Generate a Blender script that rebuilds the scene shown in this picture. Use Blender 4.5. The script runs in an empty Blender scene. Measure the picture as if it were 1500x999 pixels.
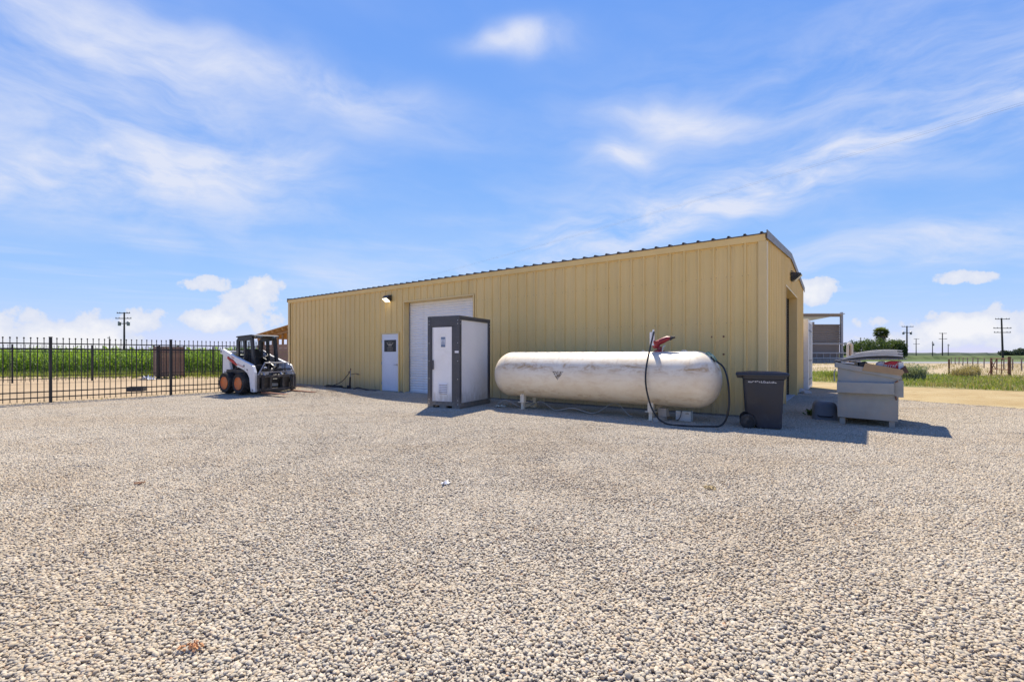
import bpy, bmesh, math, random
import numpy as np
from mathutils import Vector, Matrix, Euler

R = math.radians
rng = random.Random(7)
nrg = np.random.default_rng(11)
scene = bpy.context.scene
COL = scene.collection

# ------------------------------------------------------------------ camera
CAM_H = 1.35
FPX = 667.0            # focal length of the photograph in its own pixels (16 mm on full frame)
HOR = 520.0            # row of the horizon
cam_data = bpy.data.cameras.new('camera')
cam_data.sensor_width = 36.0
cam_data.lens = 36.0 * FPX / 1500.0
cam_data.shift_y = (HOR - 499.5) / 1500.0
cam_data.clip_end = 6000
cam = bpy.data.objects.new('camera', cam_data)
cam.location = (0, 0, CAM_H)
cam.rotation_euler = (R(90), 0, 0)
COL.objects.link(cam)
scene.camera = cam

# ------------------------------------------------------------------ light and exposure
SUN_EL = R(56.0)
SUN_AZ = R(0.0)        # sun stands behind the shed, straight ahead of the camera
SUN_DIR = Vector((math.sin(SUN_AZ) * math.cos(SUN_EL), math.cos(SUN_AZ) * math.cos(SUN_EL), math.sin(SUN_EL)))
sun_data = bpy.data.lights.new('sun', 'SUN')
sun_data.energy = 4.9
sun_data.angle = R(0.53)
sun_data.color = (1.0, 0.915, 0.77)
sun = bpy.data.objects.new('sun', sun_data)
sun.rotation_euler = (-SUN_DIR).to_track_quat('-Z', 'Y').to_euler()
sun.location = (0, 0, 60)
COL.objects.link(sun)

vs = scene.view_settings
vs.view_transform = 'Standard'
vs.look = 'None'
vs.gamma = 1.0
vs.use_curve_mapping = False
vs.exposure = 0.84
SKY_STRENGTH = 0.0767
scene.cycles.max_bounces = 6
scene.cycles.diffuse_bounces = 3
scene.cycles.glossy_bounces = 2
scene.cycles.transmission_bounces = 3
scene.cycles.caustics_reflective = False
scene.cycles.caustics_refractive = False

world = bpy.data.worlds.new('World')
scene.world = world
world.use_nodes = True
world.cycles.sampling_method = 'NONE'      # the sun lamp is sampled on its own; the sky is found by bounced rays


class NT:
    """tiny helper for writing node trees"""
    def __init__(self, tree):
        self.t = tree

    def n(self, typ, **kw):
        nd = self.t.nodes.new(typ)
        for k, v in kw.items():
            setattr(nd, k, v)
        return nd

    def put(self, sock, v):
        if isinstance(v, bpy.types.NodeSocket):
            self.t.links.new(v, sock)
        else:
            sock.default_value = v

    def math(self, op, a, b=None, c=None, clamp=False):
        nd = self.n('ShaderNodeMath', operation=op)
        nd.use_clamp = clamp
        self.put(nd.inputs[0], a)
        if b is not None:
            self.put(nd.inputs[1], b)
        if c is not None:
            self.put(nd.inputs[2], c)
        return nd.outputs[0]

    def dot(self, a, v):
        nd = self.n('ShaderNodeVectorMath', operation='DOT_PRODUCT')
        self.put(nd.inputs[0], a)
        self.put(nd.inputs[1], v)
        return nd.outputs['Value']

    def vmath(self, op, a, b=None):
        nd = self.n('ShaderNodeVectorMath', operation=op)
        self.put(nd.inputs[0], a)
        if b is not None:
            self.put(nd.inputs[1], b)
        return nd.outputs[0]

    def noise(self, vec, scale, detail=4.0, rough=0.5, dist=0.0, out='Fac'):
        nd = self.n('ShaderNodeTexNoise')
        self.put(nd.inputs['Vector'], vec)
        nd.inputs['Scale'].default_value = scale
        nd.inputs['Detail'].default_value = detail
        nd.inputs['Roughness'].default_value = rough
        nd.inputs['Distortion'].default_value = dist
        return nd.outputs[out]

    def smooth(self, v, a, b, lo=0.0, hi=1.0):
        nd = self.n('ShaderNodeMapRange', interpolation_type='SMOOTHSTEP')
        self.put(nd.inputs['Value'], v)
        nd.inputs['From Min'].default_value = a
        nd.inputs['From Max'].default_value = b
        nd.inputs['To Min'].default_value = lo
        nd.inputs['To Max'].default_value = hi
        return nd.outputs[0]

    def lin(self, v, a, b, lo=0.0, hi=1.0):
        nd = self.n('ShaderNodeMapRange')
        self.put(nd.inputs['Value'], v)
        nd.inputs['From Min'].default_value = a
        nd.inputs['From Max'].default_value = b
        nd.inputs['To Min'].default_value = lo
        nd.inputs['To Max'].default_value = hi
        return nd.outputs[0]

    def mix(self, f, a, b, mode='MIX'):
        nd = self.n('ShaderNodeMix', data_type='RGBA', blend_type=mode)
        self.put(nd.inputs[0], f)
        self.put(nd.inputs[6], a if isinstance(a, bpy.types.NodeSocket) else tuple(a)[:3] + (1.0,))
        self.put(nd.inputs[7], b if isinstance(b, bpy.types.NodeSocket) else tuple(b)[:3] + (1.0,))
        return nd.outputs[2]

    def mapping(self, vec, scale=(1, 1, 1), loc=(0, 0, 0), rot=(0, 0, 0)):
        nd = self.n('ShaderNodeMapping')
        self.put(nd.inputs['Vector'], vec)
        nd.inputs['Scale'].default_value = scale
        nd.inputs['Location'].default_value = loc
        nd.inputs['Rotation'].default_value = rot
        return nd.outputs[0]


def pix_dir(x, y):
    return Vector(((x - 750.0) / FPX, 1.0, (HOR - y) / FPX)).normalized()


# ------------------------------------------------------------------ sky with clouds
def build_world():
    t = world.node_tree
    t.nodes.clear()
    k = NT(t)
    tc = k.n('ShaderNodeTexCoord')
    d = tc.outputs['Generated']
    sky = k.n('ShaderNodeTexSky', sky_type='NISHITA')
    sky.sun_disc = False
    sky.sun_elevation = SUN_EL
    sky.sun_rotation = SUN_AZ
    sky.altitude = 100
    sky.air_density = 1.0
    sky.dust_density = 0.0
    sky.ozone_density = 4.0
    # the camera's film squeezes the bright horizon: c * a / (1 + c / b)
    num = k.vmath('MULTIPLY', sky.outputs[0], SKY_A)
    den_ = k.vmath('ADD', k.vmath('DIVIDE', sky.outputs[0], SKY_B), (1.0, 1.0, 1.0))
    base = k.vmath('DIVIDE', num, den_)

    # warped direction for wisps
    wn = k.noise(d, 3.0, 3, 0.55, out='Color')
    w1 = k.vmath('SUBTRACT', wn, (0.5, 0.5, 0.5))
    sc = k.n('ShaderNodeVectorMath', operation='SCALE')
    t.links.new(w1, sc.inputs[0])
    sc.inputs['Scale'].default_value = 0.15
    dw = k.vmath('ADD', d, sc.outputs[0])

    def frame(x, y, ang):
        c = pix_dir(x, y)
        e = pix_dir(x + 40 * math.cos(R(ang)), y - 40 * math.sin(R(ang))) - c
        a = (e - c * e.dot(c)).normalized()
        b = c.cross(a).normalized()
        return c, a, b

    # two fields of streaks shared by all wisps
    flat = k.noise(k.mapping(dw, scale=(3.0, 3.0, 9.0)), 1.3, 7, 0.60, 0.3)
    flat = k.smooth(flat, 0.22, 0.78)
    slant = k.noise(k.mapping(dw, scale=(3.0, 3.0, 12.0), rot=(0, R(-20), 0)), 1.6, 7, 0.63, 0.35)
    slant = k.smooth(slant, 0.27, 0.80)
    total = None
    # wisps: centre, direction, half length and half width, strength
    for (x, y, ang, la, lb, amp) in WISPS:
        c, a, b = frame(x, y, ang)
        ua = k.math('MULTIPLY', k.dot(dw, tuple(a)), FPX / la)
        ub = k.math('MULTIPLY', k.dot(dw, tuple(b)), FPX / lb)
        q = k.math('MULTIPLY_ADD', ua, ua, k.math('MULTIPLY', ub, ub))
        g = k.math('EXPONENT', k.math('MULTIPLY', q, -1.0))
        g = k.math('MULTIPLY', g, k.smooth(k.dot(d, tuple(c)), 0.1, 0.4, 0.0, amp))
        v = k.math('MULTIPLY', g, slant if ang > 5 else flat)
        total = v if total is None else k.math('ADD', total, v)
    # thin veil over the whole sky
    sep = k.n('ShaderNodeSeparateXYZ')
    t.links.new(d, sep.inputs[0])
    up = k.math('MAXIMUM', sep.outputs[2], 0.06)
    cx = k.math('DIVIDE', sep.outputs[0], up)
    cy = k.math('DIVIDE', sep.outputs[1], up)
    cc = k.n('ShaderNodeCombineXYZ')
    t.links.new(k.math('ADD', k.math('MULTIPLY', cx, 0.9), k.math('MULTIPLY', cy, 0.5)), cc.inputs[0])
    t.links.new(k.math('ADD', k.math('MULTIPLY', cx, -0.9), k.math('MULTIPLY', cy, 1.7)), cc.inputs[1])
    veil = k.noise(cc.outputs[0], 0.7, 5, 0.55, 0.3)
    veil = k.math('MULTIPLY', k.smooth(veil, 0.42, 0.9), 0.35)
    total = k.math('ADD', total, veil)
    total = k.math('MULTIPLY', total, k.smooth(sep.outputs[2], 0.03, 0.16))
    total = k.math('MINIMUM', total, 0.92)
    col = k.mix(total, base, CLOUD_WISP)

    # heaped clouds low over the horizon
    hn = k.noise(d, 19.0, 8, 0.6)
    hn = k.math('SUBTRACT', hn, 0.5)
    heap = None
    for (x, y, la, lb, amp) in HEAPS:
        c, a, b = frame(x, y, 0)
        ua = k.dot(d, tuple(a))
        ub = k.dot(d, tuple(b))
        fc = k.dot(d, tuple(c))
        ua = k.math('MULTIPLY', ua, FPX / la)
        ub = k.math('MULTIPLY', ub, FPX / lb)
        q = k.math('MULTIPLY_ADD', ua, ua, k.math('MULTIPLY', ub, ub))
        g = k.math('MULTIPLY', k.math('SUBTRACT', 1.0, q), amp)
        g = k.math('SUBTRACT', g, k.math('MULTIPLY', k.math('SUBTRACT', 1.0, k.smooth(fc, 0.2, 0.5)), 9.0))
        heap = g if heap is None else k.math('MAXIMUM', heap, g)
    # more of the same all around the horizon
    az = k.math('ARCTAN2', sep.outputs[0], sep.outputs[1])
    hc = k.n('ShaderNodeCombineXYZ')
    t.links.new(az, hc.inputs[0])
    hc.inputs[1].default_value = 3.7
    ring = k.noise(hc.outputs[0], 2.6, 2, 0.5)
    ring = k.math('SUBTRACT', k.math('MULTIPLY', k.smooth(ring, 0.5, 0.8), 1.1), k.math('MULTIPLY', k.math('ABSOLUTE', k.math('SUBTRACT', sep.outputs[2], 0.04)), 24.0))
    offaxis = k.smooth(k.math('ABSOLUTE', az), 0.88, 1.1)
    ring = k.math('SUBTRACT', ring, k.math('MULTIPLY', k.math('SUBTRACT', 1.0, offaxis), 9.0))
    heap = k.math('MAXIMUM', heap, ring)
    den = k.math('ADD', heap, k.math('MULTIPLY', hn, 4.4))
    edge = k.smooth(den, 0.0, 0.42)
    edge = k.math('MULTIPLY', edge, 0.9)
    ccol = k.mix(k.smooth(den, 0.2, 1.6), CLOUD_LOW, CLOUD_HEAP)
    col = k.mix(edge, col, ccol)
    bg = k.n('ShaderNodeBackground')
    t.links.new(col, bg.inputs['Color'])
    bg.inputs['Strength'].default_value = SKY_STRENGTH
    out = k.n('ShaderNodeOutputWorld')
    t.links.new(bg.outputs[0], out.inputs['Surface'])


SKY_A = (0.93, 1.47, 4.6)
SKY_B = (16.0, 6.4, 2.0)
CLOUD_WISP = (5.6, 5.9, 6.9)
CLOUD_HEAP = (6.9, 6.85, 6.95)
CLOUD_LOW = (5.4, 5.7, 6.6)
WISPS = [
    (60, 165, -22, 250, 72, 0.85),
    (165, 45, -35, 180, 52, 0.68),
    (430, 122, -14, 180, 28, 0.9),
    (90, 240, 2, 260, 26, 0.8),
    (775, 66, 0, 60, 14, 1.1),
    (985, 165, -6, 85, 20, 1.0),
    (915, 222, 4, 48, 16, 1.0),
    (1290, 205, 22, 420, 24, 0.72),
    (880, 335, 14, 330, 36, 0.7),
    (1380, 362, 8, 250, 24, 0.95),
    (1350, 95, 15, 330, 90, 0.45),
    (560, 405, 4, 150, 26, 0.35),
    (250, 310, 0, 150, 26, 0.3),
]
HEAPS = [
    (115, 490, 80, 30, 1.1), (190, 476, 38, 20, 0.9), (0, 490, 22, 14, 0.9),
    (375, 438, 44, 28, 1.2), (318, 417, 38, 11, 0.9), (322, 472, 60, 13, 0.55), (385, 466, 42, 22, 0.8),
    (1192, 428, 26, 16, 1.0), (1425, 486, 66, 22, 1.2), (1490, 472, 34, 18, 0.8), (1420, 406, 28, 8, 0.8),
    (1310, 498, 46, 12, 0.9), (1270, 474, 20, 10, 0.5), (1365, 466, 22, 9, 0.6),
]
build_world()


# ------------------------------------------------------------------ materials
def principled(name):
    m = bpy.data.materials.new(name)
    m.use_nodes = True
    nt = m.node_tree
    b = nt.nodes['Principled BSDF']
    return m, NT(nt), b


def mat(name, col, rough=0.6, metal=0.0, var=0.10, vscale=6.0, bump=0.0, bscale=60.0, spec=0.5, col2=None, c2scale=3.0, c2lo=0.5, c2hi=0.65, rand=0.0, splash=0.0):
    m, k, b = principled(name)
    tc = k.n('ShaderNodeTexCoord')
    v = tc.outputs['Object']
    n1 = k.noise(v, vscale, 6, 0.6)
    f = k.lin(n1, 0.3, 0.7, 1 - var, 1 + var)
    c = tuple(col)
    if rand:
        oi = k.n('ShaderNodeObjectInfo')
        f = k.math('MULTIPLY', f, k.lin(oi.outputs['Random'], 0, 1, 1 - rand, 1 + rand))
    base = k.mix(0.0, c, c)
    if col2 is not None:
        n2 = k.noise(v, c2scale, 7, 0.65, 0.3)
        base = k.mix(k.smooth(n2, c2lo, c2hi), c, col2)
    if splash:
        # dust thrown up from the ground, with a ragged upper edge
        sp_ = k.n('ShaderNodeSeparateXYZ')
        k.put(sp_.inputs[0], v)
        rag = k.noise(k.mapping(v, scale=(6, 6, 2.5)), 1.6, 6, 0.7)
        e_ = k.math('ADD', sp_.outputs[2], k.math('MULTIPLY', rag, -splash))
        base = k.mix(k.smooth(e_, 0.05, -0.40, 0, 0.55), base, (0.40, 0.34, 0.26))
        sc_ = k.noise(k.mapping(v, scale=(3, 3, 14)), 2.0, 7, 0.75)
        base = k.mix(k.smooth(sc_, 0.60, 0.72, 0, 0.35), base, (0.42, 0.40, 0.37))
    sc = k.n('ShaderNodeVectorMath', operation='SCALE')
    k.put(sc.inputs[0], base)
    k.put(sc.inputs['Scale'], f)
    k.put(b.inputs['Base Color'], sc.outputs[0])
    k.put(b.inputs['Roughness'], k.lin(n1, 0.3, 0.7, max(0.02, rough - 0.08), min(1, rough + 0.08)))
    b.inputs['Metallic'].default_value = metal
    b.inputs['Specular IOR Level'].default_value = spec
    if bump:
        bn = k.n('ShaderNodeBump')
        bn.inputs['Strength'].default_value = bump
        bn.inputs['Distance'].default_value = 0.01
        k.put(bn.inputs['Height'], k.noise(v, bscale, 4, 0.6))
        k.put(b.inputs['Normal'], bn.outputs[0])
    return m


def leaf_mat(name, cols, trans=0.45, rand_scale=3.0):
    """foliage: diffuse with light shining through"""
    m = bpy.data.materials.new(name)
    m.use_nodes = True
    nt = m.node_tree
    nt.nodes.clear()
    k = NT(nt)
    at = k.n('ShaderNodeAttribute', attribute_name='tone')
    c = k.mix(at.outputs['Fac'], cols[0], cols[1])
    df = k.n('ShaderNodeBsdfDiffuse')
    tr = k.n('ShaderNodeBsdfTranslucent')
    gl = k.n('ShaderNodeBsdfGlossy')
    gl.inputs['Roughness'].default_value = 0.6
    k.put(df.inputs[0], c)
    tcol = k.mix(1.0, c, (1.25, 1.2, 0.55), 'MULTIPLY')
    k.put(tr.inputs[0], tcol)
    mx = k.n('ShaderNodeMixShader')
    mx.inputs[0].default_value = trans
    nt.links.new(df.outputs[0], mx.inputs[1])
    nt.links.new(tr.outputs[0], mx.inputs[2])
    mx2 = k.n('ShaderNodeMixShader')
    mx2.inputs[0].default_value = 0.03
    nt.links.new(mx.outputs[0], mx2.inputs[1])
    nt.links.new(gl.outputs[0], mx2.inputs[2])
    o = k.n('ShaderNodeOutputMaterial')
    nt.links.new(mx2.outputs[0], o.inputs['Surface'])
    return m


MT = {}
MT['white_paint'] = mat('white_paint', (0.78, 0.78, 0.78), 0.38, var=0.05)
MT['machine_white'] = mat('machine_white', (0.80, 0.80, 0.79), 0.35, var=0.06, col2=(0.55, 0.52, 0.47), c2scale=5, c2lo=0.56, c2hi=0.75)
MT['black_paint'] = mat('black_paint', (0.026, 0.026, 0.027), 0.42, var=0.25, col2=(0.10, 0.09, 0.08), c2scale=7, c2lo=0.5, c2hi=0.8)
MT['dusty_black'] = mat('dusty_black', (0.065, 0.062, 0.058), 0.6, var=0.3, col2=(0.20, 0.18, 0.155), c2scale=9, c2lo=0.5, c2hi=0.75)
MT['iron_black'] = mat('iron_black', (0.012, 0.012, 0.014), 0.45, var=0.15)
MT['rubber'] = mat('rubber', (0.028, 0.028, 0.028), 0.85, var=0.3, col2=(0.10, 0.09, 0.075), c2scale=6, c2lo=0.5, c2hi=0.8, bump=0.3)
MT['hose_black'] = mat('hose_black', (0.014, 0.014, 0.015), 0.5, var=0.2)
MT['orange_paint'] = mat('orange_paint', (0.68, 0.185, 0.048), 0.5, var=0.15, col2=(0.45, 0.20, 0.09), c2scale=9)
MT['red_paint'] = mat('red_paint', (0.48, 0.035, 0.03), 0.4, var=0.15)
MT['valve_red'] = mat('valve_red', (0.22, 0.010, 0.022), 0.42, var=0.2, col2=(0.45, 0.2, 0.18), c2scale=9, c2lo=0.58, c2hi=0.75)
MT['steel'] = mat('steel', (0.55, 0.56, 0.57), 0.35, metal=0.9, var=0.1)
MT['grey_steel'] = mat('grey_steel', (0.30, 0.30, 0.31), 0.45, metal=0.3, var=0.15)
MT['frame_grey'] = mat('frame_grey', (0.066, 0.068, 0.075), 0.5, var=0.15, vscale=4, bump=0.05, splash=0.7)
MT['panel_white'] = mat('panel_white', (0.86, 0.85, 0.83), 0.5, var=0.03, vscale=2.5, col2=(0.80, 0.78, 0.73), c2scale=1.3, c2lo=0.48, c2hi=0.75, splash=1.0)
MT['rust'] = mat('rust', (0.16, 0.07, 0.04), 0.8, var=0.3, col2=(0.28, 0.12, 0.06), c2scale=8)
MT['wood'] = mat('wood', (0.36, 0.22, 0.11), 0.75, var=0.2, vscale=10)
MT['wood_new'] = mat('wood_new', (0.58, 0.36, 0.15), 0.7, var=0.18, vscale=8)
MT['pole_wood'] = mat('pole_wood', (0.055, 0.043, 0.035), 0.9, var=0.3)
MT['brown_board'] = mat('brown_board', (0.33, 0.205, 0.135), 0.75, var=0.15, vscale=9, bump=0.2, rand=0.10)
MT['concrete'] = mat('concrete', (0.42, 0.40, 0.37), 0.9, var=0.15, bump=0.3)
MT['bin_plastic'] = mat('bin_plastic', (0.017, 0.022, 0.034), 0.5, var=0.2, vscale=5, col2=(0.04, 0.045, 0.052), c2scale=4, c2lo=0.55, c2hi=0.75, bump=0.1, bscale=200)
MT['glass'] = mat('glass', (0.08, 0.10, 0.11), 0.08, var=0.02)
MT['cardboard'] = mat('cardboard', (0.42, 0.28, 0.15), 0.85, var=0.1)
MT['paper_white'] = mat('paper_white', (0.75, 0.75, 0.76), 0.7, var=0.06)
MT['print_dark'] = mat('print_dark', (0.02, 0.02, 0.022), 0.5, var=0.1)
MT['print_tan'] = mat('print_tan', (0.38, 0.33, 0.26), 0.6, var=0.3, vscale=60)
MT['print_blue'] = mat('print_blue', (0.13, 0.19, 0.30), 0.5, var=0.1)
MT['sign_white'] = mat('sign_white', (0.62, 0.66, 0.74), 0.5, var=0.05)


# ------------------------------------------------------------------ mesh builder
class MB:
    def __init__(self):
        self.v = []
        self.f = []
        self.tone = None

    def _add(self, vs_, fs_):
        o = len(self.v)
        self.v.extend([tuple(p) for p in vs_])
        self.f.extend([tuple(i + o for i in f) for f in fs_])
        return self

    def box(self, x0, x1, y0, y1, z0, z1, m=None):
        p = [Vector(q) for q in ((x0, y0, z0), (x1, y0, z0), (x1, y1, z0), (x0, y1, z0), (x0, y0, z1), (x1, y0, z1), (x1, y1, z1), (x0, y1, z1))]
        if m is not None:
            p = [m @ q for q in p]
        return self._add(p, [(0, 3, 2, 1), (4, 5, 6, 7), (0, 1, 5, 4), (1, 2, 6, 5), (2, 3, 7, 6), (3, 0, 4, 7)])

    def prism(self, poly, y0, y1, axis='Y'):
        """polygon of (a, b) pulled along an axis: Y -> (a, y, b), X -> (x, a, b), Z -> (a, b, z)"""
        n = len(poly)

        def pt(a, b, c):
            return (a, c, b) if axis == 'Y' else ((c, a, b) if axis == 'X' else (a, b, c))
        p = [pt(a, b, y0) for a, b in poly] + [pt(a, b, y1) for a, b in poly]
        fs = [tuple(range(n)), tuple(range(2 * n - 1, n - 1, -1))]
        fs += [(i, i + n, (i + 1) % n + n, (i + 1) % n) for i in range(n)]
        return self._add(p, fs)

    def tube(self, pts, r, n=8, cap=True):
        pts = [Vector(p) for p in pts]
        rs = r if isinstance(r, (list, tuple)) else [r] * len(pts)
        vs_, fs_ = [], []
        up = Vector((0.13, 0.21, 0.97))
        prev = None
        for i, p in enumerate(pts):
            if i == 0:
                d = pts[1] - p
            elif i == len(pts) - 1:
                d = p - pts[i - 1]
            else:
                d = pts[i + 1] - pts[i - 1]
            d.normalize()
            a = (up if prev is None else prev)
            a = a - d * a.dot(d)
            if a.length < 1e-4:
                a = Vector((1, 0, 0)) - d * d.x
            a.normalize()
            prev = a
            b = d.cross(a)
            for j in range(n):
                t = 2 * math.pi * j / n
                vs_.append(p + (a * math.cos(t) + b * math.sin(t)) * rs[i])
        for i in range(len(pts) - 1):
            for j in range(n):
                q = (j + 1) % n
                fs_.append((i * n + j, i * n + q, (i + 1) * n + q, (i + 1) * n + j))
        if cap:
            fs_.append(tuple(range(n - 1, -1, -1)))
            o = (len(pts) - 1) * n
            fs_.append(tuple(range(o, o + n)))
        return self._add(vs_, fs_)

    def lathe(self, prof, n=24, m=None, closed=False):
        """profile of (radius, height) turned about Z"""
        vs_, fs_ = [], []
        for r, z in prof:
            for j in range(n):
                t = 2 * math.pi * j / n
                q = Vector((r * math.cos(t), r * math.sin(t), z))
                vs_.append(m @ q if m is not None else q)
        k = len(prof)
        for i in range(k - 1 + (1 if closed else 0)):
            i2 = (i + 1) % k
            for j in range(n):
                q = (j + 1) % n
                fs_.append((i * n + j, i * n + q, i2 * n + q, i2 * n + j))
        if not closed:
            if prof[0][0] > 1e-6:
                fs_.append(tuple(range(n - 1, -1, -1)))
            if prof[-1][0] > 1e-6:
                fs_.append(tuple(range((k - 1) * n, k * n)))
        return self._add(vs_, fs_)

    def cyl(self, p0, p1, r, n=16):
        return self.tube([p0, p1], r, n)

    def quad(self, a, b, c, d):
        return self._add([a, b, c, d], [(0, 1, 2, 3)])

    def build(self, name, material, parent=None, smooth=False, bevel=0.0, seg=2):
        me = bpy.data.meshes.new(name)
        me.from_pydata(self.v, [], self.f)
        me.validate()
        if smooth:
            me.polygons.foreach_set('use_smooth', [True] * len(me.polygons))
        if self.tone is not None and len(self.tone) == len(me.vertices):
            at = me.attributes.new('tone', 'FLOAT', 'POINT')
            at.data.foreach_set('value', self.tone)
        if material is not None:
            me.materials.append(MT[material] if isinstance(material, str) else material)
        bm = bmesh.new()
        bm.from_mesh(me)
        if self.tone is None:
            bmesh.ops.recalc_face_normals(bm, faces=bm.faces)
        bm.to_mesh(me)
        bm.free()
        o = bpy.data.objects.new(name, me)
        COL.objects.link(o)
        o.parent = parent
        if bevel:
            bv = o.modifiers.new('bevel', 'BEVEL')
            bv.width = bevel
            bv.segments = seg
            bv.limit_method = 'ANGLE'
            bv.angle_limit = R(35)
        if smooth:
            auto_smooth(o)
        return o


def auto_smooth(o, ang=40):
    me = o.data
    bm = bmesh.new()
    bm.from_mesh(me)
    lim = R(ang)
    for e in bm.edges:
        e.smooth = not (len(e.link_faces) == 2 and e.calc_face_angle(0) > lim)
    bm.to_mesh(me)
    bm.free()


def tag(o, label, cat=None, group=None, kind=None):
    o['label'] = label
    if cat:
        o['category'] = cat
    if group:
        o['group'] = group
    if kind:
        o['kind'] = kind
    return o


def thing(name, label, cat, loc=(0, 0, 0), rz=0.0, group=None):
    o = bpy.data.objects.new(name, None)
    o.empty_display_size = 0.2
    COL.objects.link(o)
    o.location = loc
    o.rotation_euler = (0, 0, rz)
    return tag(o, label, cat, group)


def kids(o):
    return list(o.children)


def copy_tree(o, parent=None):
    c = o.copy()
    COL.objects.link(c)
    c.parent = parent
    for ch in kids(o):
        copy_tree(ch, c)
    return c


def clone(o, loc=None, rot=None, scale=None):
    """a part copied next to its source, sharing the mesh"""
    c = o.copy()
    COL.objects.link(c)
    if loc is not None:
        c.location = loc
    if rot is not None:
        c.rotation_euler = rot
    if scale is not None:
        c.scale = scale
    return c


# ------------------------------------------------------------------ where things stand
def ground_at(px, py, z=0.0):
    """ground point seen at a place in the photograph"""
    y = (CAM_H - z) * FPX / (py - HOR)
    return Vector(((px - 750.0) / FPX * y, y, z))


U = Vector((-0.8046, 0.5937, 0))       # along the long wall, away to the left
W = Vector((0.5937, 0.8046, 0))        # into the shed
C0 = Vector((5.29, 9.53, 0))           # near corner of the shed
SHED_L, SHED_D, EAVE, RIDGE = 19.34, 10.0, 3.90, 4.32
SHED_RZ = -math.atan2(0.5937, 0.8046)


def wall_s(px):
    r = (px - 750.0) / FPX
    return (5.29 - 9.53 * r) / (0.8046 + 0.5937 * r)


def wall_z(px, py):
    s = wall_s(px)
    return CAM_H + (HOR - py) * (9.53 + 0.5937 * s) / FPX


def shed_pt(s, n, z=0.0):
    """s along the long wall from the near corner, n out from the wall"""
    return C0 + U * s - W * n + Vector((0, 0, z))


def lot_height(x, y):
    """the gravel heaps up a little a few steps out from the wall"""
    rel = Vector((x, y, 0)) - C0
    s, n = rel.dot(U), -rel.dot(W)
    if n < -0.5:
        return 0.0
    b = math.exp(-((n - 1.75) / 0.75) ** 2) if n < 1.75 else math.exp(-((n - 1.75) / 1.7) ** 2)
    a = 0.17 * math.exp(-((s - 15.2) / 4.2) ** 4)
    return a * b

# ================================================================== the setting
FENCE0 = ground_at(74, 590)


def right_edge(y):
    pts = [(-8, 27.5), (4, 18.5), (9, 14.2), (11.1, 12.5), (12.86, 11.2), (16.7, 11.6), (30, 12.0)]
    for (a, xa), (b, xb) in zip(pts, pts[1:]):
        if y <= b:
            t = max(0.0, (y - a) / (b - a))
            return xa + (xb - xa) * t
    return 12.0


def in_lot(x, y, pad=0.0):
    p = Vector((x, y, 0))
    if y < -4.5 or y > 24.5 or x > 26:
        return False
    if (p - FENCE0).dot(-U) < 0.15 - pad:
        return False
    if x > right_edge(y) + pad + 0.35 * math.sin(y * 1.7 + x):
        return False
    rel = p - C0
    s, w = rel.dot(U), rel.dot(W)
    if 0.35 < s < SHED_L - 0.3 and w > 0.3:
        return False
    if s > SHED_L - 0.3 and w > 5.5:
        return False
    if -0.4 < s <= 0.4 and w > 12.5:
        return False
    return True


def ground_mat(name, c1, c2, c3, s1=0.35, s2=2.5, s3=40.0, bump=0.35, stretch=None):
    m, k, b = principled(name)
    g = k.n('ShaderNodeNewGeometry')
    v = g.outputs['Position']
    v1 = k.mapping(v, scale=stretch) if stretch else v
    a = k.noise(v1, s1, 6, 0.6, 0.4)
    bb = k.noise(v1, s2, 6, 0.65)
    c = k.noise(v, s3, 5, 0.7)
    col = k.mix(k.smooth(a, 0.35, 0.65), c1, c2)
    col = k.mix(k.smooth(bb, 0.5, 0.72), col, c3)
    sc = k.n('ShaderNodeVectorMath', operation='SCALE')
    k.put(sc.inputs[0], col)
    k.put(sc.inputs['Scale'], k.lin(c, 0.25, 0.75, 0.78, 1.2))
    k.put(b.inputs['Base Color'], sc.outputs[0])
    b.inputs['Roughness'].default_value = 0.95
    b.inputs['Specular IOR Level'].default_value = 0.15
    bn = k.n('ShaderNodeBump')
    bn.inputs['Strength'].default_value = bump
    bn.inputs['Distance'].default_value = 0.04
    k.put(bn.inputs['Height'], c)
    k.put(b.inputs['Normal'], bn.outputs[0])
    return m


MT['dirt'] = ground_mat('dirt', (0.32, 0.24, 0.15), (0.37, 0.28, 0.18), (0.26, 0.19, 0.12))
MT['road_dirt'] = ground_mat('road_dirt', (0.35, 0.275, 0.150), (0.31, 0.23, 0.115), (0.25, 0.175, 0.08), 0.5, 1.6, 30, stretch=None)
MT['pasture'] = ground_mat('pasture', (0.33, 0.265, 0.17), (0.37, 0.30, 0.205), (0.29, 0.24, 0.125), 0.05, 0.5, 10)
MT['grass_soil'] = ground_mat('grass_soil', (0.15, 0.16, 0.06), (0.20, 0.18, 0.08), (0.28, 0.22, 0.12), 0.3, 1.8, 20)
MT['asphalt'] = ground_mat('asphalt', (0.21, 0.21, 0.215), (0.25, 0.245, 0.24), (0.27, 0.25, 0.22), 0.05, 0.3, 8, 0.1)
MT['field_green'] = ground_mat('field_green', (0.075, 0.115, 0.035), (0.10, 0.14, 0.05), (0.16, 0.17, 0.08), 0.012, 0.06, 1.5, 0.5)
MT['lot_fines'] = ground_mat('lot_fines', (0.37, 0.33, 0.28), (0.33, 0.295, 0.25), (0.38, 0.32, 0.25), 0.5, 4.0, 60)


def sheet(name, pts, z, material, label, kind='structure', cat=None, sub=0):
    m = MB()
    m._add([(x, y, z) for x, y in pts], [tuple(range(len(pts)))])
    o = m.build(name, material)
    if o.data.polygons[0].normal.z < 0:
        o.data.flip_normals()
    return tag(o, label, cat, kind=kind)


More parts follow.
